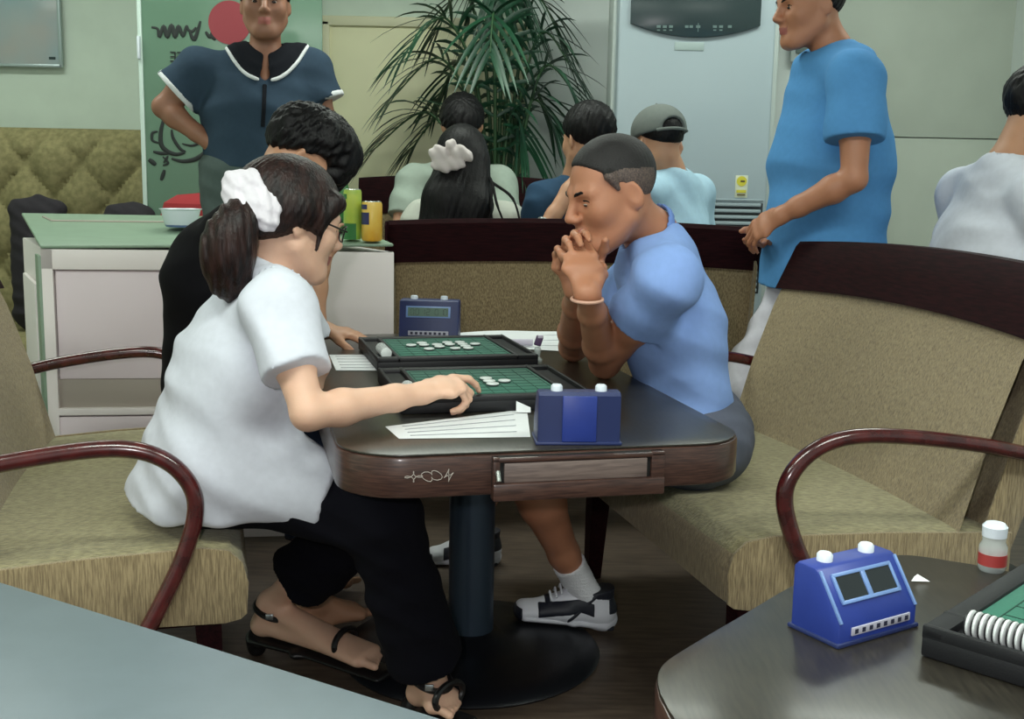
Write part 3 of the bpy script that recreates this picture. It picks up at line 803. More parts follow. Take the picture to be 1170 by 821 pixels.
# red seat cushion behind the counter (a stool)
p = at(229, 238, 4.45)
t = thing('bar_stool', 'red topped stool behind the counter beside the standing man', 'stool', (p[0], 4.50, 0))
MB().lathe([(0, p[2] - .06), (.15, p[2] - .06), (.165, p[2] - .03), (.15, p[2] + .02), (.10, p[2] + .05), (0, p[2] + .06)], 'red_cloth', n=30).build('cushion', t)
MB().lathe([(.17, 0), (.17, .01), (.03, .03), (.025, p[2] - .06), (.12, p[2] - .055)], 'stool_dark', n=24).build('pedestal', t)
# ------------------------------------------------------------------ left background
y0 = 4.95
bz = at(90, 146, y0)[2]; bx1 = at(162, 150, y0)[0]
bt = thing('booth_sofa', 'olive tufted booth sofa against the back wall at the left', 'sofa', (-2.35, 5.1, 0))
def tuft(u, v):
    x = -2.95 + (bx1 + 2.95) * u; z = .40 + (bz - .40) * v
    a = (x - .0) / .125; b = (z - bz) / .15
    q = abs(math.sin(PI * (a + b) / 2)) * abs(math.sin(PI * (a - b) / 2)); q = q ** .35
    edge = min(1, (1 - v) * 9) ** .5
    return Vector((x + 2.35, y0 - 5.1 + .05 - .05 * q * edge + .05 * (1 - edge), z))
b_ = MB().grid(tuft, 90, 60, 'booth'); b_.box(((-2.95 + bx1) / 2 + 2.35, .14, (bz + .02) / 2), (bx1 + 2.95, .40, bz - .03), 'booth', .03)
b_.build('backrest', bt)
MB().box(((-2.95 + bx1) / 2 + 2.35, -.42, .33), (bx1 + 2.95, .55, .20), 'booth', .05, seg=3).build('seat', bt)
MB().box(((-2.95 + bx1) / 2 + 2.35, -.38, .115), (bx1 + 2.93, .48, .23), 'stool_dark', .01).build('plinth', bt)
def cushion(name, label, px, py, Y, w, h, d, rz):
    p = at(px, py, Y); top = p[2] + h / 2 - .075; h = top - .425; p = V(p[0], Y, .425 + h * .52); s = SDF(); A = np.array(Matrix.Rotation(rz, 3, 'Y'))
    s.ell((0, 0, -.02), (w * .60, d * .6, h * .53), A); s.ell((0, 0, 0), (w * .5, d * .5, h * .5), A, k=.03)
    for sx in (-1, 1):
        for sz in (-1, 1): s.cap(A @ V(0, 0, 0), A @ V(sx * w * .40, 0, sz * h * .40), d * .42, d * .34, .05)
    s.disp = folds(.01, .09, 3); s.amp = .012
    s2 = s; v = sdf_obj(name, s2, .008, 'dark_cloth', None, V(0, 0, 0)); v.location = [float(x) for x in p]
    return tag(v, label, 'bag')
cushion('seat_bag', 'tall dark bag standing on the booth sofa at the far left', 42, 222, 4.72, .20, .12, .12, 0)
cushion('seat_bag', 'dark rounded bag on the booth sofa beside the glass screen', 148, 234, 4.72, .16, .15, .13, 0)
# supports: they lie on a low stack of dark cushions on the booth seat
pc_ = at(72, 77, WB - .03)
pt = thing('wall_picture', 'silvery framed picture high on the back wall, cut by the left edge', 'picture', (pc_[0] - .38, WB - .03, pc_[2]))
MB().box((0, 0, .27), (.74, .016, .52), 'picture', .003).build('sheet', pt)
f_ = MB()
for cx_, cz_, w_, h_ in ((0, .005, .76, .014), (0, .535, .76, .014), (-.375, .27, .014, .54), (.375, .27, .014, .54)): f_.box((cx_, -.006, cz_), (w_, .024, h_), 'silver', .003)
f_.build('frame', pt); MB().box((.335, -.0095, .04), (.03, .002, .012), 'ac_panel', 0).build('corner_mark', pt)
# glass partition with drawing
gy = 4.72; gx0, gx1 = at(163, 120, gy)[0], at(369, 120, gy)[0]
gp = thing('glass_partition', 'green tinted glass screen with black drawing, behind the man in the polo shirt', 'glass screen', ((gx0 + gx1) / 2, gy, 0))
gw = gx1 - gx0
pane = MB().box((0, 0, 1.3), (gw, .012, 2.58), 'glass_green', .002).build('pane', gp)
MB().box((-gw / 2, 0, 1.3), (.018, .024, 2.59), 'glass_edge', .004).build('edge_profile', gp)
MB().box((-gw / 2 - .002, -.02, at(165, 55, gy)[2]), (.012, .016, .09), 'bowl_white', .004).build('handle', gp)
ctrx = (gx0 + gx1) / 2
def stroke(mb, pix, r, m='ink_black'):
    ps = spline([at(x, y, gy - .008) - V(ctrx, gy, 0) for x, y in pix], 6); n = len(ps)
    rs = [r * (.45 + .55 * math.sin(PI * (i + .6) / (n + .2))) for i in range(n)]
    k = len(mb.bm.verts); mb.tube(ps, rs, m, 8)
    mb.bm.verts.ensure_lookup_table()
    for v in list(mb.bm.verts)[k:]: v.co.y = -.008 + (v.co.y + .008) * .18
dwg = MB()
for pix, r in (([(189, 130), (184, 148), (184, 164), (190, 172), (201, 176), (211, 174)], .0095), ([(196, 148), (198, 158), (206, 170), (212, 173)], .007),
               ([(208, 164), (220, 166), (230, 161), (236, 154)], .005), ([(196, 181), (208, 184), (222, 182), (232, 176), (237, 171), (243, 177)], .009),
               ([(180, 150), (174, 152), (174, 160), (181, 163)], .006), ([(175, 173), (184, 175), (194, 175)], .007), ([(170, 182), (178, 188)], .010), ([(188, 194), (184, 206)], .008),
               ([(228, 124), (232, 134), (237, 138)], .006), ([(186, 179), (192, 186), (186, 189)], .005), ([(192, 178), (187, 186)], .005)):
    stroke(dwg, pix, r)
dwg.build('line_drawing', gp)
lt = MB()
for pix, r in (([(173, 31), (180, 33), (182, 42), (187, 30), (191, 42), (196, 29), (200, 42), (204, 30), (209, 41), (213, 30), (215, 34)], .0085), ([(216, 34), (222, 45), (229, 24)], .008), ([(211, 31), (219, 36), (224, 31)], .006), ([(235, 36), (240, 42), (244, 32)], .008), ([(241, 40), (246, 46)], .007)):
    stroke(lt, pix, r)
lt.build('script_lettering', gp)
def text(body, size, m, parent, mtx, name):
    cu = bpy.data.curves.new(name, 'FONT'); cu.body = body; cu.size = size; cu.extrude = .0008; cu.align_x = 'CENTER'
    o = bpy.data.objects.new(name, cu); C.objects.link(o); dg = bpy.context.evaluated_depsgraph_get()
    me = bpy.data.meshes.new_from_object(o.evaluated_get(dg)); bpy.data.objects.remove(o)
    me.transform(mtx); me.materials.clear(); me.materials.append(M[m]); return link(name, me, parent)
pz = at(214, 71, gy)
text('CAFE', .058, 'ink_black', gp, Matrix.Translation((pz[0] - ctrx, -.009, pz[2])) @ Matrix.Rotation(PI / 2, 4, 'X') @ Matrix.Scale(-1, 4, (1, 0, 0)), 'mirrored_lettering')
pr = at(263, 26, gy)
MB().lathe([(0, 0), (.085, 0), (.085, .003), (0, .003)], 'ink_red', n=40).tf(Matrix.Translation((pr[0] - ctrx, -.007, pr[2])) @ Matrix.Rotation(PI / 2, 4, 'X')).build('red_dot', gp)
# ------------------------------------------------------------------ air conditioner
ay = 4.82; ax0, ax1 = at(704, 120, ay)[0], at(882, 120, ay)[0]; aw = ax1 - ax0
ac = thing('air_conditioner', 'tall white floor standing air conditioner against the back wall', 'air conditioner', ((ax0 + ax1) / 2, ay + .17, 0))
acb = MB().box((0, 0, 1.0), (aw, .34, 1.98), 'ac_white', .012, seg=3).build('cabinet', ac)
MB().box((aw / 2 + .018, .08, .97), (.05, .26, 1.92), 'ac_side', .008).build('side_cover', ac)
MB().box((-aw / 2 - .005, .06, .97), (.02, .24, 1.9), 'ac_side', .008).build('side_cover', ac)
def az(x, y): q = at(x, y, ay); return q[0] - (ax0 + ax1) / 2, q[2]
lx_, lz_ = az(720, 27); rx_, rz_ = az(868, 30); mx_, mz_ = az(793, 43)
arc = [(lx_ + (rx_ - lx_) * i / 24, mz_ + (lz_ - mz_) * abs(i / 12 - 1) ** 2) for i in range(25)]
top_ = [(rx_, lz_ + .14), (lx_, lz_ + .14)]
dp = MB().prism(arc + top_, -.186, -.166, 'ac_panel', .003, axis='Y').build('display_panel', ac)
mk = MB(); rr = random.Random(4)
for i, (px, w) in enumerate(((752, 5), (759, 5), (766, 5), (784, 3), (789, 3), (797, 6), (816, 5), (823, 5), (833, 4))):
    x, z = az(px, 31); mk.box((x, -.1875, z), (.011 + w * .001, .002, .010), 'ac_mark', 0)
    if w == 5: mk.box((x, -.1875, z - .014), (.012, .002, .005), 'ac_mark', 0)
x, z = az(797, 32); mk.box((x, -.1878, z), (.003, .002, .034), 'ac_mark', 0)
mk.build('display_marks', dp)
x0_, z0_ = az(771, 48); x1_, z1_ = az(804, 58)
MB().box(((x0_ + x1_) / 2, -.171, (z0_ + z1_) / 2), (x1_ - x0_, .004, z0_ - z1_), 'ac_badge', .001).build('badge', ac)
xs, zs = az(847, 213)
stk = MB().box((xs, -.171, zs), (.052, .003, .092), 'sticker_w', .001).build('energy_sticker', ac)
MB().lathe([(0, 0), (.021, 0), (.021, .001), (0, .001)], 'sticker_y', n=24).tf(Matrix.Translation((xs, -.173, zs + .022)) @ Matrix.Rotation(PI / 2, 4, 'X')).box((xs, -.1735, zs - .02), (.04, .001, .012), 'sticker_y').build('sticker_disc', stk)
MB().box((xs + .004, -.1745, zs + .022), (.018, .001, .008), 'sticker_d').box((xs, -.1745, zs - .034), (.034, .001, .006), 'sticker_d').build('sticker_print', stk)
gz0 = az(850, 229)[1]
gr = MB().box((0, -.169, gz0 - .20), (aw - .03, .006, .38), 'ac_gap', .002).build('intake', ac)
gs = MB()
for i in range(15): gs.box((0, -.174, gz0 - .018 - i * .0255), (aw - .05, .010, .014), 'ac_white', .003)
gs.box((0, -.172, gz0 + .002), (aw - .03, .008, .008), 'ac_white', .002)
gs.build('grille', gr)
# switch plate on the wall to its right
sp = at(919, 52, WB - .04)
t = thing('switch_plate', 'dark grey switch plate on the wall right of the air conditioner', 'switch', (sp[0], WB - .06, sp[2]))
MB().box((0, 0.008, 0), (.13, .012, .15), 'ac_side', .004).build('plate', t)
MB().box((0, -.002, .012), (.085, .012, .10), 'switch_grey', .003).build('rocker', t)
# ------------------------------------------------------------------ palm
pb = V(at(566, 200, 5.2)[0], 5.22, 0)
palm = thing('potted_palm', 'tall green potted palm in front of the cream door', 'plant', pb)
pot = MB().lathe([(0, 0), (.11, 0), (.14, .30), (.15, .31), (.15, .34), (.135, .34), (.13, .31), (0, .30)], 'pot', n=36).build('pot', palm)
MB().lathe([(0, .312), (.131, .312)], 'soil', n=30).build('soil', pot)
rp = random.Random(11)
def frond(tip, rise, nl, ll, base_off, wid=.021, droop=.42):
    """tip = pixel of the frond's end (with a distance), rise = height where it leaves the cane"""
    e = at(tip[0], tip[1], tip[2] + .17) - pb; s0 = V(base_off[0], base_off[1], .31)
    s1 = V(base_off[0] * 1.5 + e[0] * .08, base_off[1] * 1.5 + e[1] * .08, rise)
    s2 = V(e[0] * .55, e[1] * .55, max(rise + .25, e[2] + .16 + .5 * (rise < e[2]) * (e[2] - rise) * .0))
    path = spline([s0, s1, s2, e], 14); path = [V(q[0], min(q[1], .21), q[2]) for q in path]; n = len(path)
    f = MB(); f.tube(path, [.010 * (1 - i / n) + .0022 for i in range(n)], 'leaf_stem', 6)
    i0 = int(n * .36)
    for i in range(nl):
        k = i0 + (n - 1 - i0) * (i / max(nl - 1, 1)); a = int(min(k, n - 2)); fr2 = k - a
        p = path[a] * (1 - fr2) + path[a + 1] * fr2; d = nrm(path[a + 1] - path[a])
        side = nrm(np.cross(d, V(0, 0, 1))); upv = np.cross(side, d); q = i / max(nl - 1, 1)
        L = ll * (.55 + .9 * math.sin(PI * (.18 + .72 * q))) * (1 - .15 * rp.random())
        for sg in (-1, 1):
            dr0 = nrm(side * sg * (1.0 - .45 * q) + d * (.55 + .7 * q) + upv * .25 + V(*[rp.uniform(-.12, .12) for _ in range(3)]))
            prev = None; pts = []
            for j in range(6):
                t = j / 5; pts.append(p + dr0 * L * t + V(0, 0, -1) * L * droop * t * t); pts[-1][1] = min(pts[-1][1], .22)
            wv = nrm(np.cross(dr0, upv)) ; row = []
            for j in range(6):
                t = j / 5; ww = wid * .5 * (math.sin(PI * min(1, .12 + .88 * t)) ** .8 if t < 1 else .02)
                row.append([f.bm.verts.new(Vector([float(x) for x in pts[j] + wv * ww])), f.bm.verts.new(Vector([float(x) for x in pts[j] + upv * -.3 * ww])), f.bm.verts.new(Vector([float(x) for x in pts[j] - wv * ww]))])
            fs = []
            for j in range(5):
                for c in range(2): fs.append(f.bm.faces.new((row[j][c], row[j][c + 1], row[j + 1][c + 1], row[j + 1][c])))
            f._fin(fs, 'leaf', True)
    f.build('frond', palm, sharp=False)
for tip, rise, nl, ll, bo in (((462, 62, 4.8), 1.35, 15, .22, (-.02, .0)), ((452, 108, 4.9), 1.25, 14, .22, (-.03, .01)), ((428, 170, 4.97), 1.0, 16, .24, (-.04, -.01)),
                              ((500, 34, 5.1), 1.45, 14, .22, (-.01, .02)), ((540, 8, 5.05), 1.5, 16, .24, (.0, .0)), ((574, 2, 5.0), 1.5, 16, .24, (.01, -.01)), ((606, 22, 5.0), 1.42, 15, .24, (.02, .0)),
                              ((640, 44, 5.1), 1.3, 14, .20, (.03, .0)), ((655, 82, 4.95), 1.2, 13, .20, (.03, .02)), ((664, 120, 4.85), 1.05, 15, .20, (.04, -.02)), ((640, 158, 4.92), 1.0, 16, .22, (.03, -.03)),
                              ((600, 166, 4.95), 1.0, 14, .22, (.01, -.04)), ((470, 170, 5.1), 1.0, 14, .2, (-.03, .02)), ((630, 140, 5.2), 1.1, 14, .22, (.02, .03)), ((500, 112, 5.2), 1.2, 12, .2, (-.02, .03)), ((560, 60, 4.75), 1.2, 14, .24, (0, -.03))):
    frond(tip, rise, nl, ll, bo)
# ================================================================== people
def frame(f, up=(0, 0, 1)):
    f = nrm(f); s = nrm(np.cross(f, up)); u = np.cross(s, f); return np.stack([s, f, u], 1)   # columns: right, forward, up
def rotv(v, ax, a):
    v = np.asarray(v, float); ax = nrm(ax); return v * math.cos(a) + np.cross(ax, v) * math.sin(a) + ax * (ax @ v) * (1 - math.cos(a))
def add_head(S, c, A, sc=1.0, neck=None, nr=.055, face=True, jaw=1.0, ears=(1, 1), up=None):
    L = lambda x, y, z: c + A @ (V(x, y, z) * sc)
    E = lambda p, r, k=.02, op='u': S.ell(L(*p), V(*r) * sc, A, k * sc, op)
    E((0, -.014, .040), (.074, .094, .082)); E((0, .022, -.02), (.064, .066, .085), .04)
    E((0, .046, -.072), (.044 * jaw, .044, .034), .035); S.cap(L(-.012, .080, -.094), L(.012, .080, -.094), .017 * sc, .017 * sc, .025 * sc)
    for s in (-1, 1):
        S.cap(L(s * .056 * jaw, .0, -.050), L(s * .026, .062, -.094), .019 * sc, .016 * sc, .03 * sc)
        E((s * .040, .056, -.018), (.026, .026, .026), .03)
        S.cap(L(s * .016, .083, .026), L(s * .044, .070, .026), .0115 * sc, .010 * sc, .018 * sc)
        if face: E((s * .031, .096, .006), (.016, .017, .012), .014, 's')
        if face: E((s * .031, .070, .005), (.0155, .0155, .0125), .004)
        if ears[0 if s < 0 else 1]:
            ec = (s * .077, -.012, -.004)
            B = A @ np.array(Matrix.Rotation(s * .45, 3, 'Z')) @ np.array(Matrix.Rotation(-.18, 3, 'X'))
            S.ell(L(*ec), V(.0085, .020, .032) * sc, B, .008 * sc); S.ell(L(s * .087, -.009, .002), V(.006, .011, .018) * sc, B, .006 * sc, 's')
    S.cap(L(0, .089, .018), L(0, .112, -.020), .0075 * sc, .0115 * sc, .014 * sc)
    for s in (-1, 1): E((s * .0115, .102, -.026), (.0088, .011, .008), .008)
    S.cap(L(0, .094, -.036), L(0, .094, -.044), .008 * sc, .008 * sc, .012 * sc)
    for s in (-1, 1):
        S.cap(L(0, .0985, -.0515), L(s * .020, .087, -.0545), .0062 * sc, .0035 * sc, .006 * sc)
        S.cap(L(0, .0965, -.0625), L(s * .017, .086, -.0600), .0072 * sc, .0035 * sc, .006 * sc)
    if neck is not None:
        S.cap(L(0, -.030, -.045), neck, nr * sc * .98, nr * 1.06, .03)
        S.cap(neck, neck - (V(0, 0, 1) if up is None else up) * .06, nr * 1.04, nr * 1.12, .03)
    return L
def add_hand(S, w, d, n, right=True, curl=(.35, .5, .35), sc=1.0, spread=.06, thumb=(.55, .70, .25), curls=None, tcurl=.3):
    d = nrm(d); n = nrm(n - (n @ d) * d); t = np.cross(d, n) if right else np.cross(n, d)
    S.ecap(w, w + d * .055 * sc, .026 * sc, .019 * sc, .038 * sc, .0145 * sc, t, .015)
    S.ecap(w + d * .055 * sc, w + d * .086 * sc, .038 * sc, .0145 * sc, .039 * sc, .0105 * sc, t, .012)
    tips = []
    lens = ((.044, .026, .021), (.048, .030, .022), (.044, .028, .022), (.034, .021, .019))
    for i, o in enumerate((.029, .0095, -.0095, -.028)):
        cu = curls[i] if curls is not None else curl
        p = w + d * (.090 - abs(i - 1) * .003 - (i == 3) * .006) * sc + t * o * sc; fd = rotv(d, n, 0); fd = nrm(d + t * spread * (1.5 - i) * .66); a = 0; ax = np.cross(fd, n)
        r = (.0092, .0095, .009, .008)[i] * sc
        for j in range(3):
            a += cu[j]; v = rotv(fd, ax, a); q = p + v * lens[i][j] * sc
            S.cap(p, q, r * (1 - .10 * j), r * (.92 - .12 * j), .004 * sc); p = q
        tips.append(p)
    p = w + d * .024 * sc + t * .024 * sc; td = nrm(t * thumb[0] + d * thumb[1] + n * thumb[2]); ax = np.cross(td, nrm(d * .6 - t * .5 + n * .4))
    for j, (ln, ra, rb) in enumerate(((.044, .0145, .0115), (.034, .0112, .0100), (.026, .0100, .0078))):
        v = rotv(td, ax, tcurl * j); q = p + v * ln * sc; S.cap(p, q, ra * sc, rb * sc, .009 if j == 0 else .005); p = q
    tips.append(p); return tips
def add_arm(S, sh, el, wr, sc=1.0):
    S.chain([sh, sh * .5 + el * .5, el], [.047 * sc, .043 * sc, .034 * sc], .02)
    m = el * .72 + wr * .28
    S.chain([el, m, wr * .75 + el * .25, wr], [.034 * sc, .0375 * sc, .028 * sc, .0235 * sc], .015)
def add_leg(S, hp, kn, an, sc=1.0):
    S.chain([hp, hp * .5 + kn * .5, kn], [.082 * sc, .070 * sc, .052 * sc], .03)
    m = kn * .70 + an * .30; back = nrm(np.cross(np.cross(an - kn, hp - kn), an - kn)) if np.linalg.norm(np.cross(an - kn, hp - kn)) > 1e-4 else V(0, 0, 0)
    S.chain([kn, m + back * .012, an * .75 + kn * .25, an], [.050 * sc, .053 * sc, .036 * sc, .031 * sc], .02)
def add_foot(S, an, toe, sc=1.0, heel=True):
    """bare foot from the ankle to the toe tips; toe = point under the big toe on the sole"""
    f = toe - an; fh = nrm(V(f[0], f[1], 0)); hz = toe[2]
    hl = an - fh * .028 * sc; hl = V(hl[0], hl[1], an[2] - .062 * sc)
    S.cap(an, hl, .030 * sc, .027 * sc, .02)
    mid = an * .5 + toe * .5; b = toe - fh * .045 * sc + V(0, 0, .018)
    side = np.cross(fh, V(0, 0, 1))
    S.ecap(an - V(0, 0, .012), b, .030 * sc, .030 * sc, .042 * sc, .017 * sc, side, .02)
    S.ecap(hl, b, .026 * sc, .024 * sc, .040 * sc, .016 * sc, side, .02)
    for i, o in enumerate((.030, .013, -.001, -.014, -.027)):
        for sg in (1,):
            p = b + side * o * sc; q = p + fh * (.046 - .006 * abs(i)) * sc - V(0, 0, .006)
            S.cap(p, q, .0105 * sc if i == 0 else .008 * sc, .0095 * sc if i == 0 else .007 * sc, .006)
class P:
    """one person: joints in world space; the body is a single mesh, clothes and hair are its children"""
    def __init__(s, label, skin_m, hip, neck, head, hf, rt, rts=None, sc=1.0, sw=.185, h=.005, hsc=1.0, hup=(0, 0, 1), fem=False, bow=0.0, ears=(1, 1), jaw=1.0):
        s.label, s.skin, s.hip, s.neck, s.head = label, skin_m, hip, neck, head
        s.A = frame(hf, hup); s.rt = nrm(rt); s.rts = nrm(rts if rts is not None else rt); s.sc, s.sw, s.h, s.hsc, s.fem = sc, sw, h, hsc, fem
        up = neck - hip; s.up = nrm(up); s.fw = nrm(np.cross(s.up, s.rt)); s.chest = hip * .45 + neck * .55 - s.fw * bow
        s.S = SDF(); S = s.S; k = sc
        S.ell(hip, V(.165, .115, .105) * k, np.stack([s.rt, s.fw, s.up], 1), .05)
        S.ecap(hip, s.chest, .135 * k, .088 * k, .140 * k, .090 * k, s.rt, .05)
        S.ecap(s.chest, neck - s.up * .085, .140 * k, .090 * k, .120 * k, .058 * k, s.rts, .04)
        s.sh = {}; s.arms = {}; s.legs = {}
        s.L = add_head(S, head, s.A, hsc, neck, .052 * (.88 if fem else 1.0), ears=ears, jaw=jaw, up=s.up)
    def arm(s, side, sh, el, wr, hd=None, hn=None, **kw):
        a = .86 if s.fem else 1.0
        s.S.cap(s.neck - s.up * .065, sh, .042 * s.sc, .046 * a * s.sc, .04); add_arm(s.S, sh, el, wr, a * s.sc)
        if hd is not None: s.tips = add_hand(s.S, wr, hd, hn, side == 'R', sc=(.90 if s.fem else 1.0) * s.sc, **kw)
        s.arms[side] = (sh, el, wr); return s
    def leg(s, side, hp, kn, an, toe=None):
        add_leg(s.S, hp, kn, an, (.9 if s.fem else 1.0) * s.sc); s.legs[side] = (hp, kn, an)
        if toe is not None: add_foot(s.S, an, toe, .92 if s.fem else 1.0)
        return s
    def body(s, base=None, lips=True):
        o = V(s.hip[0], s.hip[1], 0.0) if base is None else base
        L, A, hd, sc = s.L, s.A, s.head, s.hsc
        def asg(c):
            q = (c - hd) @ A / sc
            lip = (q[:, 1] > .0855) & (np.abs(q[:, 0]) < .021) & (q[:, 2] < -.0475) & (q[:, 2] > -.068)
            return np.where(lip, 1, 0)
        s.o = sdf_obj('person', s.S, s.h, [s.skin, 'lip'], None, o, asg)
        tag(s.o, s.label, 'person'); return s.o
    def eyes(s, look=(0, 1, 0), which=(-1, 1), brow='hair_black', op=.50):
        for e in which:
            c = s.L(e * .031, .0715, .0045); m = MB(); rr = .0142 * s.hsc
            t = bmesh.new(); bmesh.ops.create_uvsphere(t, u_segments=20, v_segments=12, radius=rr); bmesh.ops.scale(t, vec=(1, 1, op), verts=t.verts); bmesh.ops.transform(t, matrix=Matrix(s.A.tolist()).to_4x4(), verts=t.verts); bmesh.ops.translate(t, vec=Vector(c), verts=t.verts); m.merge(t, 'eye_white', True)
            d = s.A @ nrm(V(*look)); ic = c + d * rr * .46
            t = bmesh.new(); bmesh.ops.create_uvsphere(t, u_segments=16, v_segments=10, radius=rr * .66); bmesh.ops.scale(t, vec=(1, 1, op * 1.35), verts=t.verts); bmesh.ops.transform(t, matrix=Matrix(s.A.tolist()).to_4x4(), verts=t.verts); bmesh.ops.translate(t, vec=Vector(ic), verts=t.verts); m.merge(t, 'iris', True)
            part(m, 'eye', s.o)
            ld = MB(); 
            ld.tube([s.L(e * (.031 + .015 * math.cos(a)), .0835 - .006 * abs(math.cos(a)), .0045 + .0075 * math.sin(a)) for a in np.linspace(.1, PI - .1, 9)], [.0012] + [.0022] * 7 + [.0012], brow, 6)
            part(ld, 'eyelash', s.o)
            b = MB(); b.tube([s.L(e * x, y, z) for x, y, z in ((.012, .0935, .0235), (.022, .0925, .0285), (.034, .0865, .0305), (.046, .077, .0265))], [.003, .0042, .0036, .0015], brow, 6)
            part(b, 'eyebrow', s.o)
    def cloth_part(s, name, S, m, fold=(.010, .10, 1), fine=0.0, h=None, assign=None):
        S.disp = folds(fold[0], fold[1], fold[2], a2=fine); S.amp = fold[0]
        return sdf_obj(name, S, h or max(s.h, .005), m, s.o, assign=assign, relax=1)
    def shirt(s, m, hem, sleeve=.62, w0=.17, d0=.13, w1=.165, d1=.122, w2=.15, d2=.085, sr=.066, se=.062, neck_r=.062, fold=(.012, .10, 1), name='shirt', arms=None, assign=None, sh_r=.062, neck_dir=None, h=None, extra=None, post=None):
        S = SDF(); k = s.sc
        S.ecap(hem, s.chest, w0 * k, d0 * k, w1 * k, d1 * k, s.rt, .03, flat_a=True)
        S.ecap(s.chest, s.neck - s.up * .065, w1 * k, d1 * k, w2 * k, d2 * k, s.rts, .04)
        S.cap(s.neck - s.up * .07, s.neck - s.up * .012, .085 * k, .070 * k, .03)
        if extra: extra(S)
        for sd, (sh, el, wr) in s.arms.items():
            sl = sleeve[sd] if isinstance(sleeve, dict) else sleeve
            S.cap(s.neck - s.up * .034, sh, .056 * k, sh_r * k, .04)
            S.cap(sh, sh + (el - sh) * sl, sr * k, se * k, .03, flat_b=True)
        if neck_r:
            nd = nrm(s.head - s.neck) if neck_dir is None else nrm(neck_dir)
            S.cap(s.neck + nd * .004, s.neck + nd * .16, neck_r, neck_r * 1.25, .012, op='s')
        if post: post(S)
        o = s.cloth_part(name, S, m, fold, assign=assign, h=h); s.shS = S; return o
    def surf(s, p, d, off=.003, far=.30):
        """where the shirt's outside is met, walking out from p along d"""
        d = nrm(d); t = np.linspace(0, far, 160); v = s.shS(p + t[:, None] * d); w = np.where(v < 0)[0]
        return p + d * (t[w[-1]] + off) if len(w) else p + d * .06
    def surf2(s, T, n, off=.003):
        """first touch of the shirt coming in against n towards T"""
        n = nrm(n); t = np.linspace(.15, -.06, 120); v = s.shS(T + t[:, None] * n); w = np.where(v < 0)[0]
        return T + n * ((t[w[0]] if len(w) else 0) + off)
    def trousers(s, m, end=None, wr=.09, kr=.075, er=.07, fold=(.010, .12, 2), waist=None, name='trousers', pel=(.180, .135, .108)):
        S = SDF(); k = s.sc
        S.ell(s.hip, V(*pel) * k, np.stack([s.rt, s.fw, s.up], 1), .05)
        if waist is not None: S.ecap(s.hip, waist, pel[0] * k * .98, pel[1] * k, .160 * k, .118 * k, s.rt, .04, flat_b=True)
        for sd, (hp, kn, an) in s.legs.items():
            e = (end[sd] if isinstance(end, dict) else end)
            S.cap(hp, kn, wr * k, kr * k, .04)
            if e is None: continue
            if e <= 1.0: S.cap(kn, kn + (an - kn) * e, kr * k, er * k, .04, flat_b=True)
        return s.cloth_part(name, S, m, fold)
    def shorts(s, m, t=.8, wr=.10, er=.085, pel=(.180, .135, .108)):
        S = SDF(); S.ell(s.hip, V(*pel) * s.sc, np.stack([s.rt, s.fw, s.up], 1), .05)
        S.ecap(s.hip, s.hip + s.up * .095, .172, .118, .148, .092, s.rt, .03, flat_b=True)
        for sd, (hp, kn, an) in s.legs.items(): S.cap(hp, hp + (kn - hp) * t, wr, er, .04, flat_b=True)
        return s.cloth_part('shorts', S, m, (.010, .1, 5))
    def hair_cap(s, m, a=.004, b=.73, grow=.008, k=.004, extra=None, name='hair', h=None, back=None, strand=.0007, asg=None, lump=0.0):
        """short hair: a shell round the skull above the hairline z = a + b*y (head units)"""
        S = SDF(); g = grow
        S.ell(s.L(0, -.014, .040), V(.074 + g, .094 + g, .082 + g) * s.hsc, s.A, .02)
        hd, A, sc = s.head, s.A, s.hsc
        S.raw(lambda Pp: -(((Pp - hd) @ A)[:, 2] / sc - (a + b * ((Pp - hd) @ A)[:, 1] / sc)) * .8 * sc, .010, 'i')
        if extra: extra(S)
        sd = np.random.RandomState(3).uniform(-1, 1, (3,)) * 5
        def dsp(Pp):
            q = (Pp - hd) @ A / sc; ph = np.arctan2(q[:, 0], q[:, 1] + .02)
            return strand * (np.sin(ph * 46 + 9 * q[:, 2] * 10) + .6 * np.sin(ph * 83 + q[:, 1] * 60 + 1.3)) + (lump * np.sin(ph * 17 + 40 * q[:, 2] + 2 * np.sin(q[:, 1] * 60)) * np.sin(q[:, 2] * 95 + q[:, 1] * 70 + ph * 5) if lump else 0)
        S.disp = dsp; S.amp = strand * 2 + lump
        return sdf_obj(name, S, h or max(.0035, s.h * .8), m, s.o, assign=asg, relax=0)
def col(v): return np.asarray(v, float)
# ------------------------------------------------------------------ the woman in white at the near left
r1 = nrm(V(.33, -.94, 0))
p = P('person in a white blouse and black trousers, ponytail in white scrunchie, hand on board', 'skin_pale',
      zat(236, 532, .55) * V(1, 0, 0) + V(0, 2.20, .54), at(302, 322, 2.15), at(334, 252, 2.17), V(.80, .52, -.30), r1, sw=.17, h=.0035, fem=True, hsc=.92, sc=.97)
wr = at(482, 449, 2.06)
p.arm('R', at(318, 352, 2.00), at(352, 472, 1.90), wr, at(545, 432, 2.115) - wr, V(-.02, .30, -.95), curls=[(.35, .50, .30), (.9, 1.05, .6), (1.1, 1.2, .7), (1.2, 1.25, .7)], thumb=(.35, .85, .45), spread=.03)
p.arm('L', at(318, 338, 2.30), at(361, 416, 2.36), at(322, 514, 2.36), V(.6, .1, -.5), V(-.2, -.5, -.8))
hR = p.hip + r1 * .085; hL = p.hip - r1 * .085
anR = zat(490, 765, .108); anL = zat(310, 688, .135)
p.leg('R', hR, at(436, 592, 2.08), anR, zat(524, 818, .034)).leg('L', hL, at(424, 590, 2.30), anL, zat(436, 762, .045))
o1 = p.body(V(p.hip[0], p.hip[1], 0)); 
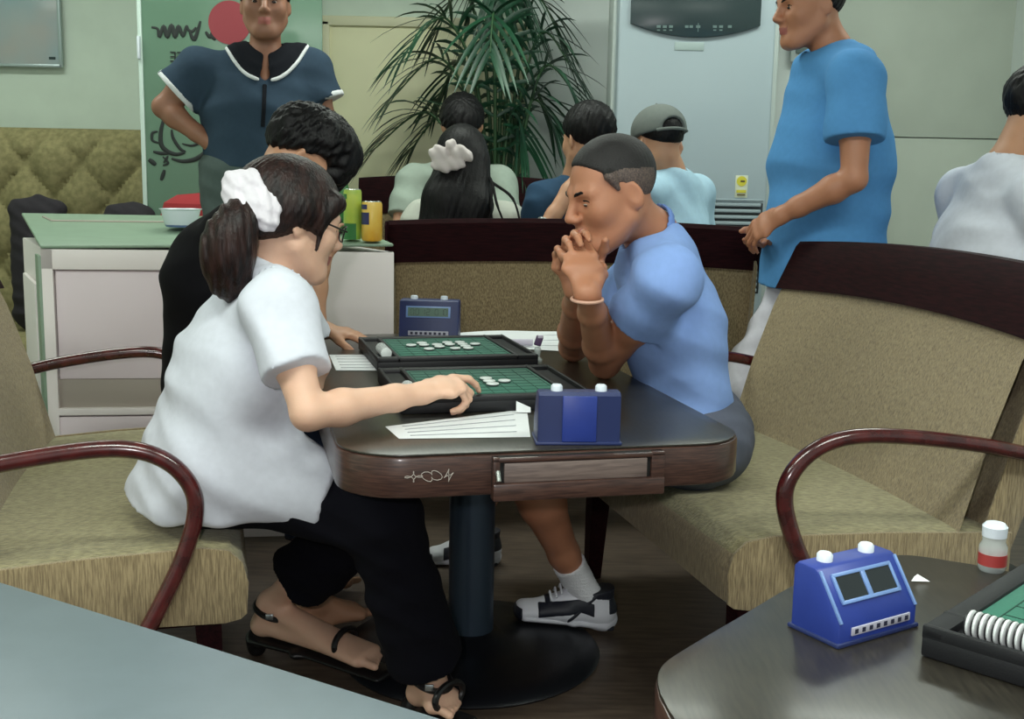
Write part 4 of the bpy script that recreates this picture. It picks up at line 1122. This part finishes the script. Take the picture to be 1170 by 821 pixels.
hem1 = p.hip + (p.hip - p.chest) * .45
def skirt1(S):
    for h_, k_ in ((hR, at(436, 592, 2.08)), (hL, at(424, 590, 2.30))):
        S.cap(h_ + V(0, 0, .02), h_ + V(0, 0, .012) + (k_ - h_) * .70, .110, .076, .05, flat_b=True)
    S.plane(V(0, 0, .456), V(0, 0, -1), .012)
blouse = p.shirt('white_shirt', hem1, sleeve=.64, w0=.21, d0=.165, w1=.172, d1=.128, w2=.145, d2=.080, sr=.068, se=.066, neck_r=.058, fold=(.013, .16, 4), name='blouse', h=.005, extra=skirt1)
# collar and hem seam of the blouse
nd = nrm(p.head - p.neck)
cs = SDF()
for a in np.linspace(.35, 2 * PI - .35, 70):
    fwd = nrm(p.fw - (p.fw @ nd) * nd); sd = np.cross(fwd, nd); q = fwd * math.cos(a) + sd * math.sin(a); k = max(0, math.cos(a))
    q0 = p.neck + nd * (.030 - .02 * k) + q * .062; q1 = p.surf2(p.neck - p.up * (.02 + .05 * k) + q * (.088 + .012 * k), q * (.5 + .4 * k) + p.up * (.87 - .4 * k), .001)
    cs.cap(q0, q0 * .5 + q1 * .5 + q * .006, .0055, .005, .010); cs.cap(q0 * .5 + q1 * .5 + q * .006, q1, .005, .003, .010)
sdf_obj('collar', cs, .004, 'white_shirt', blouse)
p.trousers('black_trouser', {'R': .92, 'L': .66}, wr=.086, kr=.074, er=.082, fold=(.010, .13, 6), pel=(.180, .138, .108))
Lh = p.L
def ext1(S):
    S.ell(Lh(0, -.045, .025), V(.080, .085, .080) * .98, p.A, .03)
    for s in (-1, 1):
        S.cap(Lh(s * .070, .052, .055), Lh(s * .079, .020, -.005), .020, .010, .02)      # hair drawn past the temples
        S.cap(Lh(s * .079, .030, .02), Lh(s * .081, .034, -.048), .008, .003, .012)         # loose lock before the ear
        S.cap(Lh(s * .072, -.02, .02), Lh(s * .03, -.095, -.02), .028, .030, .03)
    S.cap(Lh(0, -.08, .01), Lh(0, -.112, .012), .05, .026, .03)
hair1 = p.hair_cap('hair_brown', a=.020, b=.62, grow=.009, extra=ext1, strand=.0008)
sc_c = at(286, 230, 2.09)
T = SDF(); tail = spline([at(288, 236, 2.09), at(270, 256, 2.06), at(261, 284, 2.05), at(262, 308, 2.06), at(264, 326, 2.07)], 4); n = len(tail)
for i in range(n - 1):
    t0, t1 = i / (n - 1), (i + 1) / (n - 1); rr = lambda t: .018 + .022 * math.sin(PI * min(1, t * 1.25) * .75) * (1 - .55 * max(0, t - .7) / .3)
    T.cap(tail[i], tail[i + 1], rr(t0), rr(t1), .02)
T.disp = lambda Pp: .0016 * np.sin(Pp @ V(230, 90, 30) + 3 * np.sin(Pp @ V(9, 20, 30))) + .0014 * np.sin(Pp @ V(430, 160, 20)); T.amp = .005
sdf_obj('ponytail', T, .0035, 'hair_brown', hair1, relax=0)
X = SDF(); rs = np.random.RandomState(5); ax1 = nrm(at(300, 262, 2.08) - at(278, 204, 2.10)); 
for i in range(30):
    t = i / 29; b = at(279, 206, 2.10) * (1 - t) + at(294, 252, 2.07) * t; a = i * 2.4
    off = (V(1, 0, 0) * math.cos(a) + V(0, -1, 0) * .5 * math.sin(a)) * (.016 + .012 * math.sin(PI * t) + .006 * rs.rand()); X.ell(b + off, V(.020, .016, .018) * (.8 + .5 * rs.rand()), None, .008)
X.disp = lambda Pp: .0030 * np.sin(Pp @ V(190, 60, 120)) * np.sin(Pp @ V(40, 170, -150)); X.amp = .004
sdf_obj('scrunchie', X, .0035, 'scrunchie', hair1)
p.eyes(brow='hair_brown')
g = MB()
for s in (-1, 1):
    g.tube([Lh(s * .079, -.01, .012), Lh(s * .078, .05, .010), Lh(s * .062, .096, .008)], .0018, 'glasses', 8)
    g.tube([Lh(s * (.033 + .024 * math.cos(a)), .105 - .012 * max(0, math.cos(a)), .004 + .017 * math.sin(a)) for a in np.linspace(0, 2 * PI, 24)], .0016, 'glasses', 8)
g.tube([Lh(-.010, .109, .008), Lh(.010, .109, .008)], .0016, 'glasses', 8)
part(g, 'glasses', o1)
def sandal(prs, an, toe, label=None, strap=True):
    f = nrm((toe - an) * V(1, 1, 0)); side = np.cross(f, V(0, 0, 1)); hl = an - f * .045; hl = V(hl[0], hl[1], an[2] - .095); tz = toe + f * .012
    S = SDF()
    S.ecap(V(*hl), V(*(toe * .4 + hl * .6)) , .030, .012, .033, .010, side, .02); S.ecap(V(*(toe * .4 + hl * .6)), V(tz[0], tz[1], toe[2] - .014), .034, .010, .042, .010, side, .02)
    S.cap(hl, V(hl[0], hl[1], max(.012, hl[2] - .022)), .026, .022, .01)
    so = sdf_obj('sandal', S, .004, 'sandal', prs)
    def strap_ring(c, d, rx, rz, m='sandal', th=.006):
        d = nrm(d); sd = nrm(np.cross(d, V(0, 0, 1))); u = np.cross(sd, d)
        mb = MB(); mb.tube([c + sd * rx * math.cos(a) + u * rz * math.sin(a) for a in np.linspace(0, 2 * PI, 28)], th, m, 8); return part(mb, 'strap', so)
    mid = an * .32 + toe * .68
    strap_ring(V(mid[0], mid[1], mid[2] + .012), f, .041, .026, th=.007)
    strap_ring(an - V(0, 0, .016) + f * .006, V(f[0] * .3, f[1] * .3, 1), .038, .044, th=.007)
    b = an - V(0, 0, .016) + f * .006 - V(0, 1, 0) * .044
    part(MB().box(b, (.018, .006, .014), 'buckle', .002), 'buckle', so)
sandal(o1, anL, zat(436, 762, .045)); sandal(o1, anR, zat(524, 818, .034))
# ------------------------------------------------------------------ the person in black behind her
r2 = nrm(V(.30, -.95, 0))
p = P('person in a black top, half hidden behind the woman in white blouse', 'skin_mid',
      V(-.69, 2.72, .55), at(318, 214, 2.72), at(346, 180, 2.80), V(.80, .28, -.62), r2, h=.0055, sc=1.0, hup=V(.5, .1, .8), hsc=.95, bow=.055)
el = zat(362, 392, .70) ; el = V(el[0] - .02, 2.70, .705)
p.arm('R', at(272, 268, 2.60), el, at(364, 308, 2.74), at(372, 240, 2.80) - at(364, 308, 2.74), V(.1, .5, .2), curl=(.3, .5, .4))
p.arm('L', at(285, 262, 2.92), at(330, 372, 2.98), at(371, 377, 2.98), V(.9, -.15, -.12), V(0, 0, -1), curl=(.3, .4, .3))
p.leg('R', p.hip + r2 * .09, at(378, 535, 2.72), zat(357, 682, .10), zat(420, 700, .02)).leg('L', p.hip - r2 * .09, at(372, 520, 2.92), zat(345, 650, .10), zat(400, 664, .02))
o2 = p.body()
p.shirt('black_shirt', p.hip + (p.hip - p.chest) * .2, sleeve=.66, w0=.20, d0=.16, w1=.19, d1=.155, w2=.165, d2=.10, sr=.078, se=.072, fold=(.009, .18, 9))
p.trousers('jeans', .78, wr=.098, kr=.078, er=.065, pel=(.188, .145, .108))
p.hair_cap('hair_black', a=.022, b=.60, grow=.013, lump=.0042, strand=.0012, extra=lambda S: (S.ell(p.L(0, .03, .075), V(.088, .085, .058), p.A, .03), S.ell(p.L(0, .085, .025), V(.074, .042, .068), p.A, .03)))
p.eyes()
# ------------------------------------------------------------------ the man thinking, hands clasped
r3 = nrm(V(-.17, .985, 0))
p = P('person in a sky blue t-shirt resting chin on clasped hands, elbows on the table', 'skin_tan',
      at(792, 478, 2.56) * V(1, 1, 0) + V(0, 0, .535), at(745, 270, 2.53), at(699, 222, 2.46), V(-.86, -.38, -.30), r3, h=.003, hsc=.985, sc=1.0, jaw=.98)
elL = zat(691, 414, TZ + .036); elR = zat(655, 396, TZ + .036)
wL = at(671, 335, 2.27); wR = at(659, 330, 2.40)
up3 = V(-.10, .10, 1.0)
p.arm('L', at(764, 318, 2.30), elL, wL, at(664, 298, 2.31) - wL, V(-.25, .85, .1), curls=[(.55, .75, .45), (.65, .85, .5), (.7, .9, .55), (.75, .9, .55)], thumb=(.55, .65, .45), spread=.02)
p.arm('R', at(738, 312, 2.72), elR, wR, at(652, 292, 2.39) - wR, V(.15, -.95, -.05), curls=[(.75, .75, .45), (.8, .85, .5), (.85, .9, .55), (.9, .9, .55)], thumb=(.6, .6, .4), spread=.04)
anL = zat(660, 662, .135); anR = zat(540, 604, .135)
hp = p.hip
p.leg('L', hp - r3 * .09, at(593, 536, 2.52), anL).leg('R', hp + r3 * .09, at(560, 520, 2.86), anR)
S = p.S                                                   # feet inside the shoes
tL, hL_ = zat(584, 704, .042), zat(699, 716, .010); tR, hR_ = zat(486, 642, .0), zat(567, 643, .0)
for an, t_, h_ in ((anL, tL, hL_), (anR, tR, hR_)):
    d_ = nrm(t_ - h_); S.cap(an, h_ + d_ * .05 + V(0, 0, .05), .03, .028, .02); S.cap(h_ + d_ * .05 + V(0, 0, .05), t_ - d_ * .06 + V(0, 0, .03), .028, .02, .02)
o3 = p.body()
p.eyes(look=(-.1, .8, -.4), op=.27)
tee = p.shirt('sky_shirt', p.hip - p.up * .072, sleeve=.43, w0=.158, d0=.086, w1=.165, d1=.110, w2=.150, d2=.090, sr=.070, se=.072, neck_r=.058, fold=(.010, .17, 12), name='t_shirt', h=.0045)
nd = nrm(p.head - p.neck); fwd = nrm(p.fw - (p.fw @ nd) * nd); sd_ = np.cross(fwd, nd)
nb = SDF()
ring = [p.neck + nd * (.012 - .010 * math.cos(a)) + (fwd * math.cos(a) + sd_ * math.sin(a)) * .066 for a in np.linspace(0, 2 * PI, 25)]
for i in range(24): nb.ecap(ring[i], ring[i + 1], .010, .004, .010, .004, nd, .004)
sdf_obj('neckband', nb, .003, 'sky_dark', tee)
p.shorts('shorts_grey', t=.86, wr=.088, er=.076, pel=(.184, .128, .112))
def asg3(c):
    q = (c - p.head) @ p.A / p.hsc
    f = (np.abs(q[:, 0]) > .045) & (q[:, 2] < .058 - .25 * np.maximum(0, -q[:, 1])) & (q[:, 1] > -.085)
    return np.where(f, 1, 0)
def ext3(S):
    for s in (-1, 1): S.cap(p.L(s * .072, .032, .050), p.L(s * .0745, .020, .020), .012, .005, .012)
p.hair_cap(['hair_buzz', 'hair_fade'], a=.022, b=.90, grow=.0055, strand=.0003, asg=asg3, extra=ext3, h=.003)
part(MB().tube([wL + V(0, 0, -.012) + V(.031 * math.cos(a), .030 * math.sin(a), .004 * math.sin(a)) for a in np.linspace(0, 2 * PI, 30)], .0036, 'bracelet', 8), 'bracelet', o3)
def sneaker(prs, an, toe, heel, knee):
    d = nrm(toe - heel); ln = np.linalg.norm(toe - heel); sd = np.cross(d, V(0, 0, 1)); u = V(0, 0, 1)
    c = lambda x, y, z: heel + d * (x * ln) + sd * y + u * z
    up = SDF()
    up.ecap(c(.10, 0, .035), c(.45, 0, .035), .036, .030, .038, .028, sd, .02); up.ecap(c(.45, 0, .036), c(.88, 0, .022), .040, .028, .040, .024, sd, .02)
    up.ecap(c(.13, 0, .05), c(.16, 0, .094), .036, .034, .036, .042, sd, .03, flat_b=True); up.cap(c(.30, 0, .070), c(.60, 0, .038), .030, .024, .03)
    up.cap(c(.30, 0, .118), c(.38, 0, .090), .018, .022, .02)
    U = up
    so = sdf_obj('sneaker', up, .0032, 'shoe_white', prs)
    def panel(nm, m, cond, off=.0022):
        Q = SDF(); Q.lo, Q.hi = up.lo - .004, up.hi + .004
        Q.raw(lambda Pp: U(Pp) - off, 0, 'u')
        def f(Pp):
            q = Pp - heel; x = ((q * (1, 1, 0)) @ d) / ln; return cond(x, q @ sd, q @ u - (toe[2] - heel[2]) * x) * .05
        Q.raw(f, .002, 'i'); return sdf_obj(nm, Q, .0024, m, so, relax=0)
    panel('toe_cap', 'shoe_navy', lambda x, y, z: np.maximum(.89 - x, z - .036))
    panel('heel_tab', 'shoe_navy', lambda x, y, z: np.maximum(np.maximum(x - .06, .046 - z), z - .082))
    panel('side_panel', 'shoe_navy', lambda x, y, z: np.maximum(np.abs(z - (.060 - .062 * np.abs(x - .33))) * 4 - .066, np.maximum(.20 - x, x - .74)) * .6)
    panel('side_flash', 'shoe_navy', lambda x, y, z: np.maximum(np.abs((z - .048) - .26 * (.34 - x)) * 6 - .04, np.maximum(.12 - x, x - .46)) * .6)
    panel('vamp_band', 'shoe_navy', lambda x, y, z: np.maximum(np.maximum(.60 - x, x - .67), .030 - z) * .8)
    panel('collar', 'shoe_navy', lambda x, y, z: np.maximum(.080 - z, x - .40) * .8)
    q = MB()
    for i, x in enumerate((.42, .47, .52, .57, .62)):
        z = .114 - (x - .42) * .21; q.tube([c(x, -.026, z - .012), c(x + .006, 0, z + .004), c(x, .026, z - .012)], .003, 'shoe_white', 8)
    q.tube([c(.40, 0, .108), c(.37, -.02, .118), c(.33, -.038, .100)], .0022, 'shoe_white', 6); part(q, 'laces', so)
    s2 = SDF()
    s2.ecap(c(.09, 0, .012), c(.40, 0, .012), .039, .016, .036, .013, sd, .01); s2.ecap(c(.40, 0, .012), c(.88, 0, .012), .036, .013, .043, .013, sd, .01); s2.cap(c(.05, 0, .022), c(.12, 0, .02), .026, .026, .02)
    s2.plane(V(0, 0, .001), V(0, 0, -1), .003)
    sl = sdf_obj('sole', s2, .0035, 'sole_white', so)
    hb = SDF(); hb.ecap(c(.02, 0, .006), c(.14, 0, .006), .034, .010, .036, .010, sd, .01); hb.plane(V(0, 0, -.001), V(0, 0, -1), .002); sdf_obj('heel_tread', hb, .0035, 'sole_dark', so)
    k = SDF(); ax = nrm(knee - an); k.cap(c(.20, 0, .055), an + ax * .012, .037, .0375, .02); k.cap(an + ax * .012, an + ax * .062, .0375, .041, .01, flat_b=True)
    k.disp = lambda Pp: .0012 * np.sin(Pp[:, 2] * 700); k.amp = .002
    sdf_obj('sock', k, .0035, 'sock', prs)
sneaker(o3, anL, tL, hL_, at(593, 536, 2.52)); sneaker(o3, anR, tR, hR_, at(560, 520, 2.86))
# ------------------------------------------------------------------ the man in blue standing at the right
r4 = nrm(V(-.36, .93, 0)); f4 = V(-.93, -.36, 0)
Y4 = 3.54
hip4 = at(948, 322, Y4); neck4 = at(952, 60, Y4)
p = P('person standing in a bright blue t-shirt and white trousers, hands joined, at the right', 'skin_tan',
      hip4, neck4, at(925, 8, Y4), V(-.95, -.22, -.18), r4, h=.005, sc=1.04)
wl = at(892, 246, 3.32)
p.arm('L', at(978, 92, 3.28), at(976, 204, 3.22), wl, at(858, 266, 3.38) - wl, V(-.2, .6, -.55), curls=[(.5, .5, .3)] * 4, thumb=(.5, .7, .5))
wr_ = at(886, 256, 3.60)
p.arm('R', at(940, 92, 3.64), at(935, 205, 3.72), wr_, at(866, 286, 3.50) - wr_, V(-.4, -.7, .2), curls=[(.3, .4, .3)] * 4)
hl_, hr_ = hip4 - r4 * .09, hip4 + r4 * .09
kl = V(hl_[0] - .10, hl_[1] + .02, .47); al = V(hl_[0] - .13, hl_[1] + .04, .09); kr_ = V(hr_[0] - .16, hr_[1] + .02, .47); ar = V(hr_[0] - .20, hr_[1] + .04, .09)
p.leg('L', hl_, kl, al, al + V(-.17, -.04, -.07)).leg('R', hr_, kr_, ar, ar + V(-.17, .02, -.07))
o4 = p.body()
p.shirt('blue_shirt', hip4 - p.up * .02 + V(-.03, 0, 0), sleeve=.62, w0=.194, d0=.180, w1=.192, d1=.165, w2=.175, d2=.10, sr=.080, se=.082, neck_r=.060, fold=(.012, .24, 21), name='t_shirt', sh_r=.072)
p.trousers('pants_white', .98, wr=.11, kr=.098, er=.092, fold=(.016, .17, 8), pel=(.19, .15, .13))
p.hair_cap('hair_black', a=.012, b=.60, grow=.012, strand=.001, lump=.002); p.eyes()
for an in (al, ar):
    s = SDF(); s.ecap(an + V(.03, 0, -.055), an + V(-.17, -.02, -.068), .042, .034, .044, .022, V(0, 1, 0), .02); s.plane(V(0, 0, .001), V(0, 0, -1)); sdf_obj('shoe', s, .006, 'sole_dark', o4)
# ------------------------------------------------------------------ the man in the dark polo shirt at the back left
Y5 = 4.10; r5 = nrm(V(-.97, -.24, 0))
hip5 = at(296, 200, Y5); neck5 = at(303, 66, Y5)
p = P('person standing in a dark polo shirt with white trim, hand on hip', 'skin_dark',
      hip5, neck5, at(303, 6, Y5 - .05), V(.18, -.97, -.05), r5, h=.006, sc=1.06)
wr5 = at(238, 162, 4.02)
p.arm('R', at(228, 84, 4.08), at(186, 122, 4.06), wr5, at(250, 188, 4.02) - wr5, V(.5, .5, .1), curls=[(.4, .5, .3)] * 4)
p.arm('L', at(352, 84, 4.16), at(374, 140, 4.16), at(368, 196, 4.10), V(-.1, -.1, -1), V(-1, 0, 0))
for sd, s in (('R', 1), ('L', -1)):
    h_ = hip5 + r5 * .09 * s; p.leg(sd, h_, V(h_[0] + .0, h_[1] - .02, .50), V(h_[0] + s * -.02, h_[1], .09), V(h_[0] - s * .04, h_[1] - .18, .01))
p.S.cap(p.neck + p.fw * .02, p.neck - p.up * .080 + p.fw * .092, .045, .020, .03)
o5 = p.body()
polo = p.shirt('polo', hip5 + p.up * .02, sleeve=.60, w0=.185, d0=.15, w1=.19, d1=.14, w2=.175, d2=.09, sr=.085, se=.088, neck_r=.068, fold=(.012, .2, 5), name='polo_shirt', sh_r=.075, post=lambda Q: Q.cap(p.neck + p.fw * .075 + p.up * .01, p.neck - p.up * .075 + p.fw * .125, .050, .012, .006, op='s'))
for sd in ('R', 'L'):
    sh, el, _ = p.arms[sd]; d = nrm(el - sh); e = sh + (el - sh) * .60; s = SDF(); s.cap(e - d * .016, e + d * .003, .0935, .0935, .0, flat_a=True, flat_b=True); sdf_obj('sleeve_trim', s, .005, 'trim_white', polo)
cs = SDF(); ce = SDF(); fwd = nrm(p.fw)
prev = None
for a in np.linspace(.20, 2 * PI - .20, 96):
    q = fwd * math.cos(a) + p.rt * math.sin(a); k = max(0, math.cos(a)) ** 2
    q0 = p.neck + p.up * (.044 - .045 * k) + q * .070; q1 = p.surf2(p.neck - p.up * (.02 + .07 * k) + q * (.098 + .004 * k), q * (.5 + .4 * k) + p.up * (.87 - .4 * k), .005); mid = q0 * .5 + q1 * .5 + q * .006
    cs.cap(q0, mid, .007, .007, .010); cs.cap(mid, q1, .007, .006, .010)
    e = q1 + q * .005 - p.up * .003
    if prev is not None: ce.cap(prev, e, .0065, .0065, .004)
    prev = e
sdf_obj('collar', cs, .005, 'polo_dark', polo); sdf_obj('collar_trim', ce, .004, 'trim_white', polo)
part(MB().tube([p.surf(p.neck - p.up * t, p.fw, .003) for t in np.linspace(.10, .24, 8)], .007, 'polo_dark', 8), 'placket', polo)
part(MB().box(p.surf(p.neck - p.up * .21 - p.rt * .09, p.fw, .003), (.036, .010, .008), 'trim_white', .003), 'chest_mark', polo)
p.trousers('pants_grey', .98, wr=.11, kr=.09, er=.085, pel=(.185, .145, .14))
bl_ = SDF(); bl_.ecap(hip5 + p.up * .03, hip5 + p.up * .065, .19, .152, .19, .152, p.rt, 0, flat_a=True, flat_b=True); sdf_obj('belt', bl_, .006, 'polo_dark', o5)
p.hair_cap('hair_black', a=.012, b=.60, grow=.012, strand=.001, lump=.002); p.eyes()
# ------------------------------------------------------------------ people on the far sofa, seen from behind
def seated(label, skin_m, hd, nk, hf, rt, hip, facing, shirt_m, trouser_m, armspec=None, th=.365, **kw):
    q = P(label, skin_m, hip, nk, hd, hf, rt, h=.006, **kw); rt = q.rt; f = nrm(V(*facing))
    for sd, s in (('R', 1), ('L', -1)):
        sh = nk - q.up * .075 + rt * (.165 if q.fem else .185) * s * q.sc
        if armspec and sd in armspec: a = armspec[sd]; q.arm(sd, a[0], a[1], a[2], a[3], V(*a[4]))
        else:
            el = sh - q.up * .25 + f * .12 + rt * .05 * s; w = el + f * .22 + V(0, 0, -.02) - rt * .06 * s; q.arm(sd, sh, el, w, f, V(0, 0, -1))
        h_ = hip + rt * .09 * s; kn = h_ + f * th + V(0, 0, -.02); an = V(kn[0], kn[1], .09) + f * (.02 if th > .3 else -.08); q.leg(sd, h_, kn, an, an + f * .16 - V(0, 0, .075))
    q.o = q.body(); q.f = f
    q.shirt(shirt_m, hip - q.up * .03, sleeve=.6, w0=.19, d0=.15, w1=.185, d1=.135, w2=.168, d2=.088, sr=.076, se=.076, fold=(.012, .16, int(abs(hd[0]) * 100) + 3))
    q.trousers(trouser_m, .95, wr=.095, kr=.078, er=.068); return q
# woman with the white bow
X6 = at(528, 186, 4.03)
q = seated('person with long black hair and a white bow, seen from behind on the far sofa', 'skin_pale', X6, at(530, 228, 4.03), V(0, 1, -.25), V(1, .02, 0), V(X6[0] + .02, 4.07, .57), (0, 1, 0), 'cream_shirt', 'jeans', th=.34, fem=True, hsc=.97, sc=.92)
def ext6(S):
    S.ell(q.L(0, -.03, .01), V(.086, .098, .105), q.A, .02)
    for a, b, r0, r1_ in (((0, -.05, .02), (-.04, -.10, -.16), .075, .082), ((-.04, -.10, -.16), (-.05, -.08, -.33), .085, .075), ((.04, -.07, -.02), (.05, -.11, -.18), .06, .06), ((.05, -.11, -.18), (.04, -.10, -.33), .06, .05), ((-.06, -.10, -.14), (-.10, -.09, -.31), .05, .06)):
        S.cap(q.L(*a), q.L(*b), r0, r1_, .03)
h6 = q.hair_cap('hair_black', a=-.05, b=.75, grow=.014, extra=ext6, strand=.0009)
m = MB()
for a, b in (((590, 205), (600, 262)), ((572, 212), (584, 264)), ((565, 214), (568, 262))):
    m.tube(spline([at(552, 196, 3.96), at(562, 208, 3.89), at(a[0] - 4, a[1] + 22, 3.84), at(b[0] - 4, b[1], 3.83)], 5), [.005] * 11 + [.0035] * 4 + [.002], 'hair_black', 6)
part(m, 'loose_strands', h6)
B = SDF(); bc = at(515, 180, 3.86)
for dx, dz, rx, rz, ro in ((-.030, .008, .030, .026, .2), (.022, .014, .026, .020, -.3), (-.022, -.020, .034, .020, .25), (.010, -.014, .030, .018, .2), (.0, .034, .014, .016, 0), (.045, .006, .016, .018, -.2)):
    B.ell(bc + V(dx, 0, dz) * 1.25, V(rx, .014, rz) * 1.25, np.array(Matrix.Rotation(ro, 3, 'Y')), .005)
B.disp = lambda Pp: .0022 * np.sin(Pp @ V(160, 40, 130)); B.amp = .003
sdf_obj('bow', B, .004, 'bow', h6)
# person across from her, head bowed
q = seated('person with short black hair and head bowed, behind the long haired woman with the bow', 'skin_mid', at(528, 146, 4.74), at(522, 188, 4.82), V(.05, -.72, -.72), V(-1, 0, 0), V(-.26, 4.83, .60), (0, -1, 0), 'pale_shirt', 'jeans', th=.27, hup=V(0, -.6, .8), sc=.98)
q.hair_cap('hair_black', a=.035, b=.25, grow=.018, strand=.001, lump=.003)
# dark blue shirt, arm along the sofa back
X8 = at(672, 160, 4.06)
wr8 = at(622, 259, 3.82)
q = seated('person in a dark blue shirt with a metal watch, forearm on the far sofa\'s back', 'skin_mid', X8, at(662, 205, 4.10), V(-.45, .85, -.15), V(.74, .67, 0), V(X8[0] - .01, 4.11, .56), (-.1, 1, 0), 'navy_shirt', 'jeans', sc=.94,
           armspec={'R': (at(690, 232, 4.02), at(664, 204, 3.90), wr8, at(606, 272, 3.84) - wr8, (0, .3, -1))})
q.hair_cap('hair_black', a=.004, b=.66, grow=.014, strand=.001, lump=.0025)
d8 = nrm(at(664, 204, 3.90) - wr8); a8 = nrm(np.cross(d8, V(0, 1, 0))); b8 = np.cross(d8, a8)
part(MB().tube([wr8 + d8 * .012 + (a8 * math.cos(t) + b8 * math.sin(t)) * .029 for t in np.linspace(0, 2 * PI, 26)], .006, 'watch', 8).box(wr8 + d8 * .012 + V(0, -.03, .004), (.026, .010, .026), 'watch', .004), 'watch', q.o)
# cap
X9 = at(752, 166, 4.12)
q = seated('person in a grey cap and pale blue shirt, seen from behind before the air conditioner', 'skin_mid', X9, at(764, 198, 4.12), V(-.42, .86, -.22), V(.64, .77, 0), V(X9[0] + .09, 4.14, .57), (-.1, 1, 0), 'pale_blue_shirt', 'jeans', sc=.97, ears=(1, 1))
hq = q.hair_cap('hair_black', a=.034, b=.55, grow=.007, strand=.001)
K = SDF(); K.ell(q.L(0, -.010, .050), V(.094, .112, .092), q.A, .02)
hd9, A9 = q.head, q.A
K.raw(lambda Pp: -(((Pp - hd9) @ A9)[:, 2] - .030), .004, 'i')
K.ell(q.L(0, -.125, .036), V(.050, .05, .038), q.A, .004, 's'); K.cap(q.L(0, -.012, .140), q.L(0, -.012, .144), .008, .006, .004)
capo = sdf_obj('cap', K, .004, 'cap_grey', q.o)
kb = SDF(); kb.ecap(q.L(0, .10, .042), q.L(0, .17, .030), .075, .008, .055, .006, A9[:, 0], .01); sdf_obj('peak', kb, .005, 'cap_grey', capo)
st = MB(); st.tube([q.L(.092 * math.sin(a), -.010 - .113 * math.cos(a), .030) for a in np.linspace(-.75, .75, 14)], .0055, 'cap_grey', 8); part(st, 'strap', capo)
# white shirt at the right edge
q = seated('person in a white shirt leaning forward at the far right, cut off by the picture', 'skin_mid', at(1190, 130, 3.20), at(1150, 192, 3.16), V(.92, .15, -.30), V(.15, -1, 0), V(at(1072, 330, 3.2)[0] + .10, 3.16, .64), (1, .1, 0), 'white_shirt', 'black_trouser', sc=1.06)
q.hair_cap('hair_black', a=.004, b=.66, grow=.014, strand=.001, lump=.0025)
st10 = thing('cafe_stool', 'stool under the person in the white shirt at the far right', 'stool', (q.hip[0], q.hip[1], 0))
MB().lathe([(0, .45), (.17, .45), (.18, .47), (.17, .505), (0, .515)], 'fabric_flat', n=28).build('cushion', st10)
MB().lathe([(.19, 0), (.19, .012), (.03, .03), (.025, .45), (.10, .452)], 'stool_dark', n=24).build('pedestal', st10)
# ================================================================== light
def area(name, loc, rot, size, power, col):
    l = bpy.data.lights.new(name, 'AREA'); l.shape = 'RECTANGLE'; l.size, l.size_y = size; l.energy = power; l.color = col
    o = bpy.data.objects.new(name, l); C.objects.link(o); o.location = loc; o.rotation_euler = rot; return o
for x, y in LAMPS:
    area('lamp_light', (x, y, 2.49), (0, 0, 0), (1.15, .26), LAMP_P[0] if y < 2 else LAMP_P[1], (.92, 1.0, .92))
fl_ = bpy.data.lights.new('camera_flash', 'POINT'); fl_.energy = FLASH_P; fl_.shadow_soft_size = .022; fl_.color = (1.0, .97, .98)
fo = bpy.data.objects.new('camera_flash', fl_); C.objects.link(fo); fo.location = (-.085, -.03, CAM_H + .075)
w = bpy.data.worlds.new('room_air'); bpy.context.scene.world = w; w.use_nodes = True
bg = w.node_tree.nodes['Background']; bg.inputs['Color'].default_value = (.62, .72, .67, 1); bg.inputs['Strength'].default_value = WORLD_S
vs = bpy.context.scene.view_settings
vs.view_transform = 'Standard'; vs.look = 'None'; vs.exposure = EXPO; vs.gamma = 1.0; vs.use_curve_mapping = False
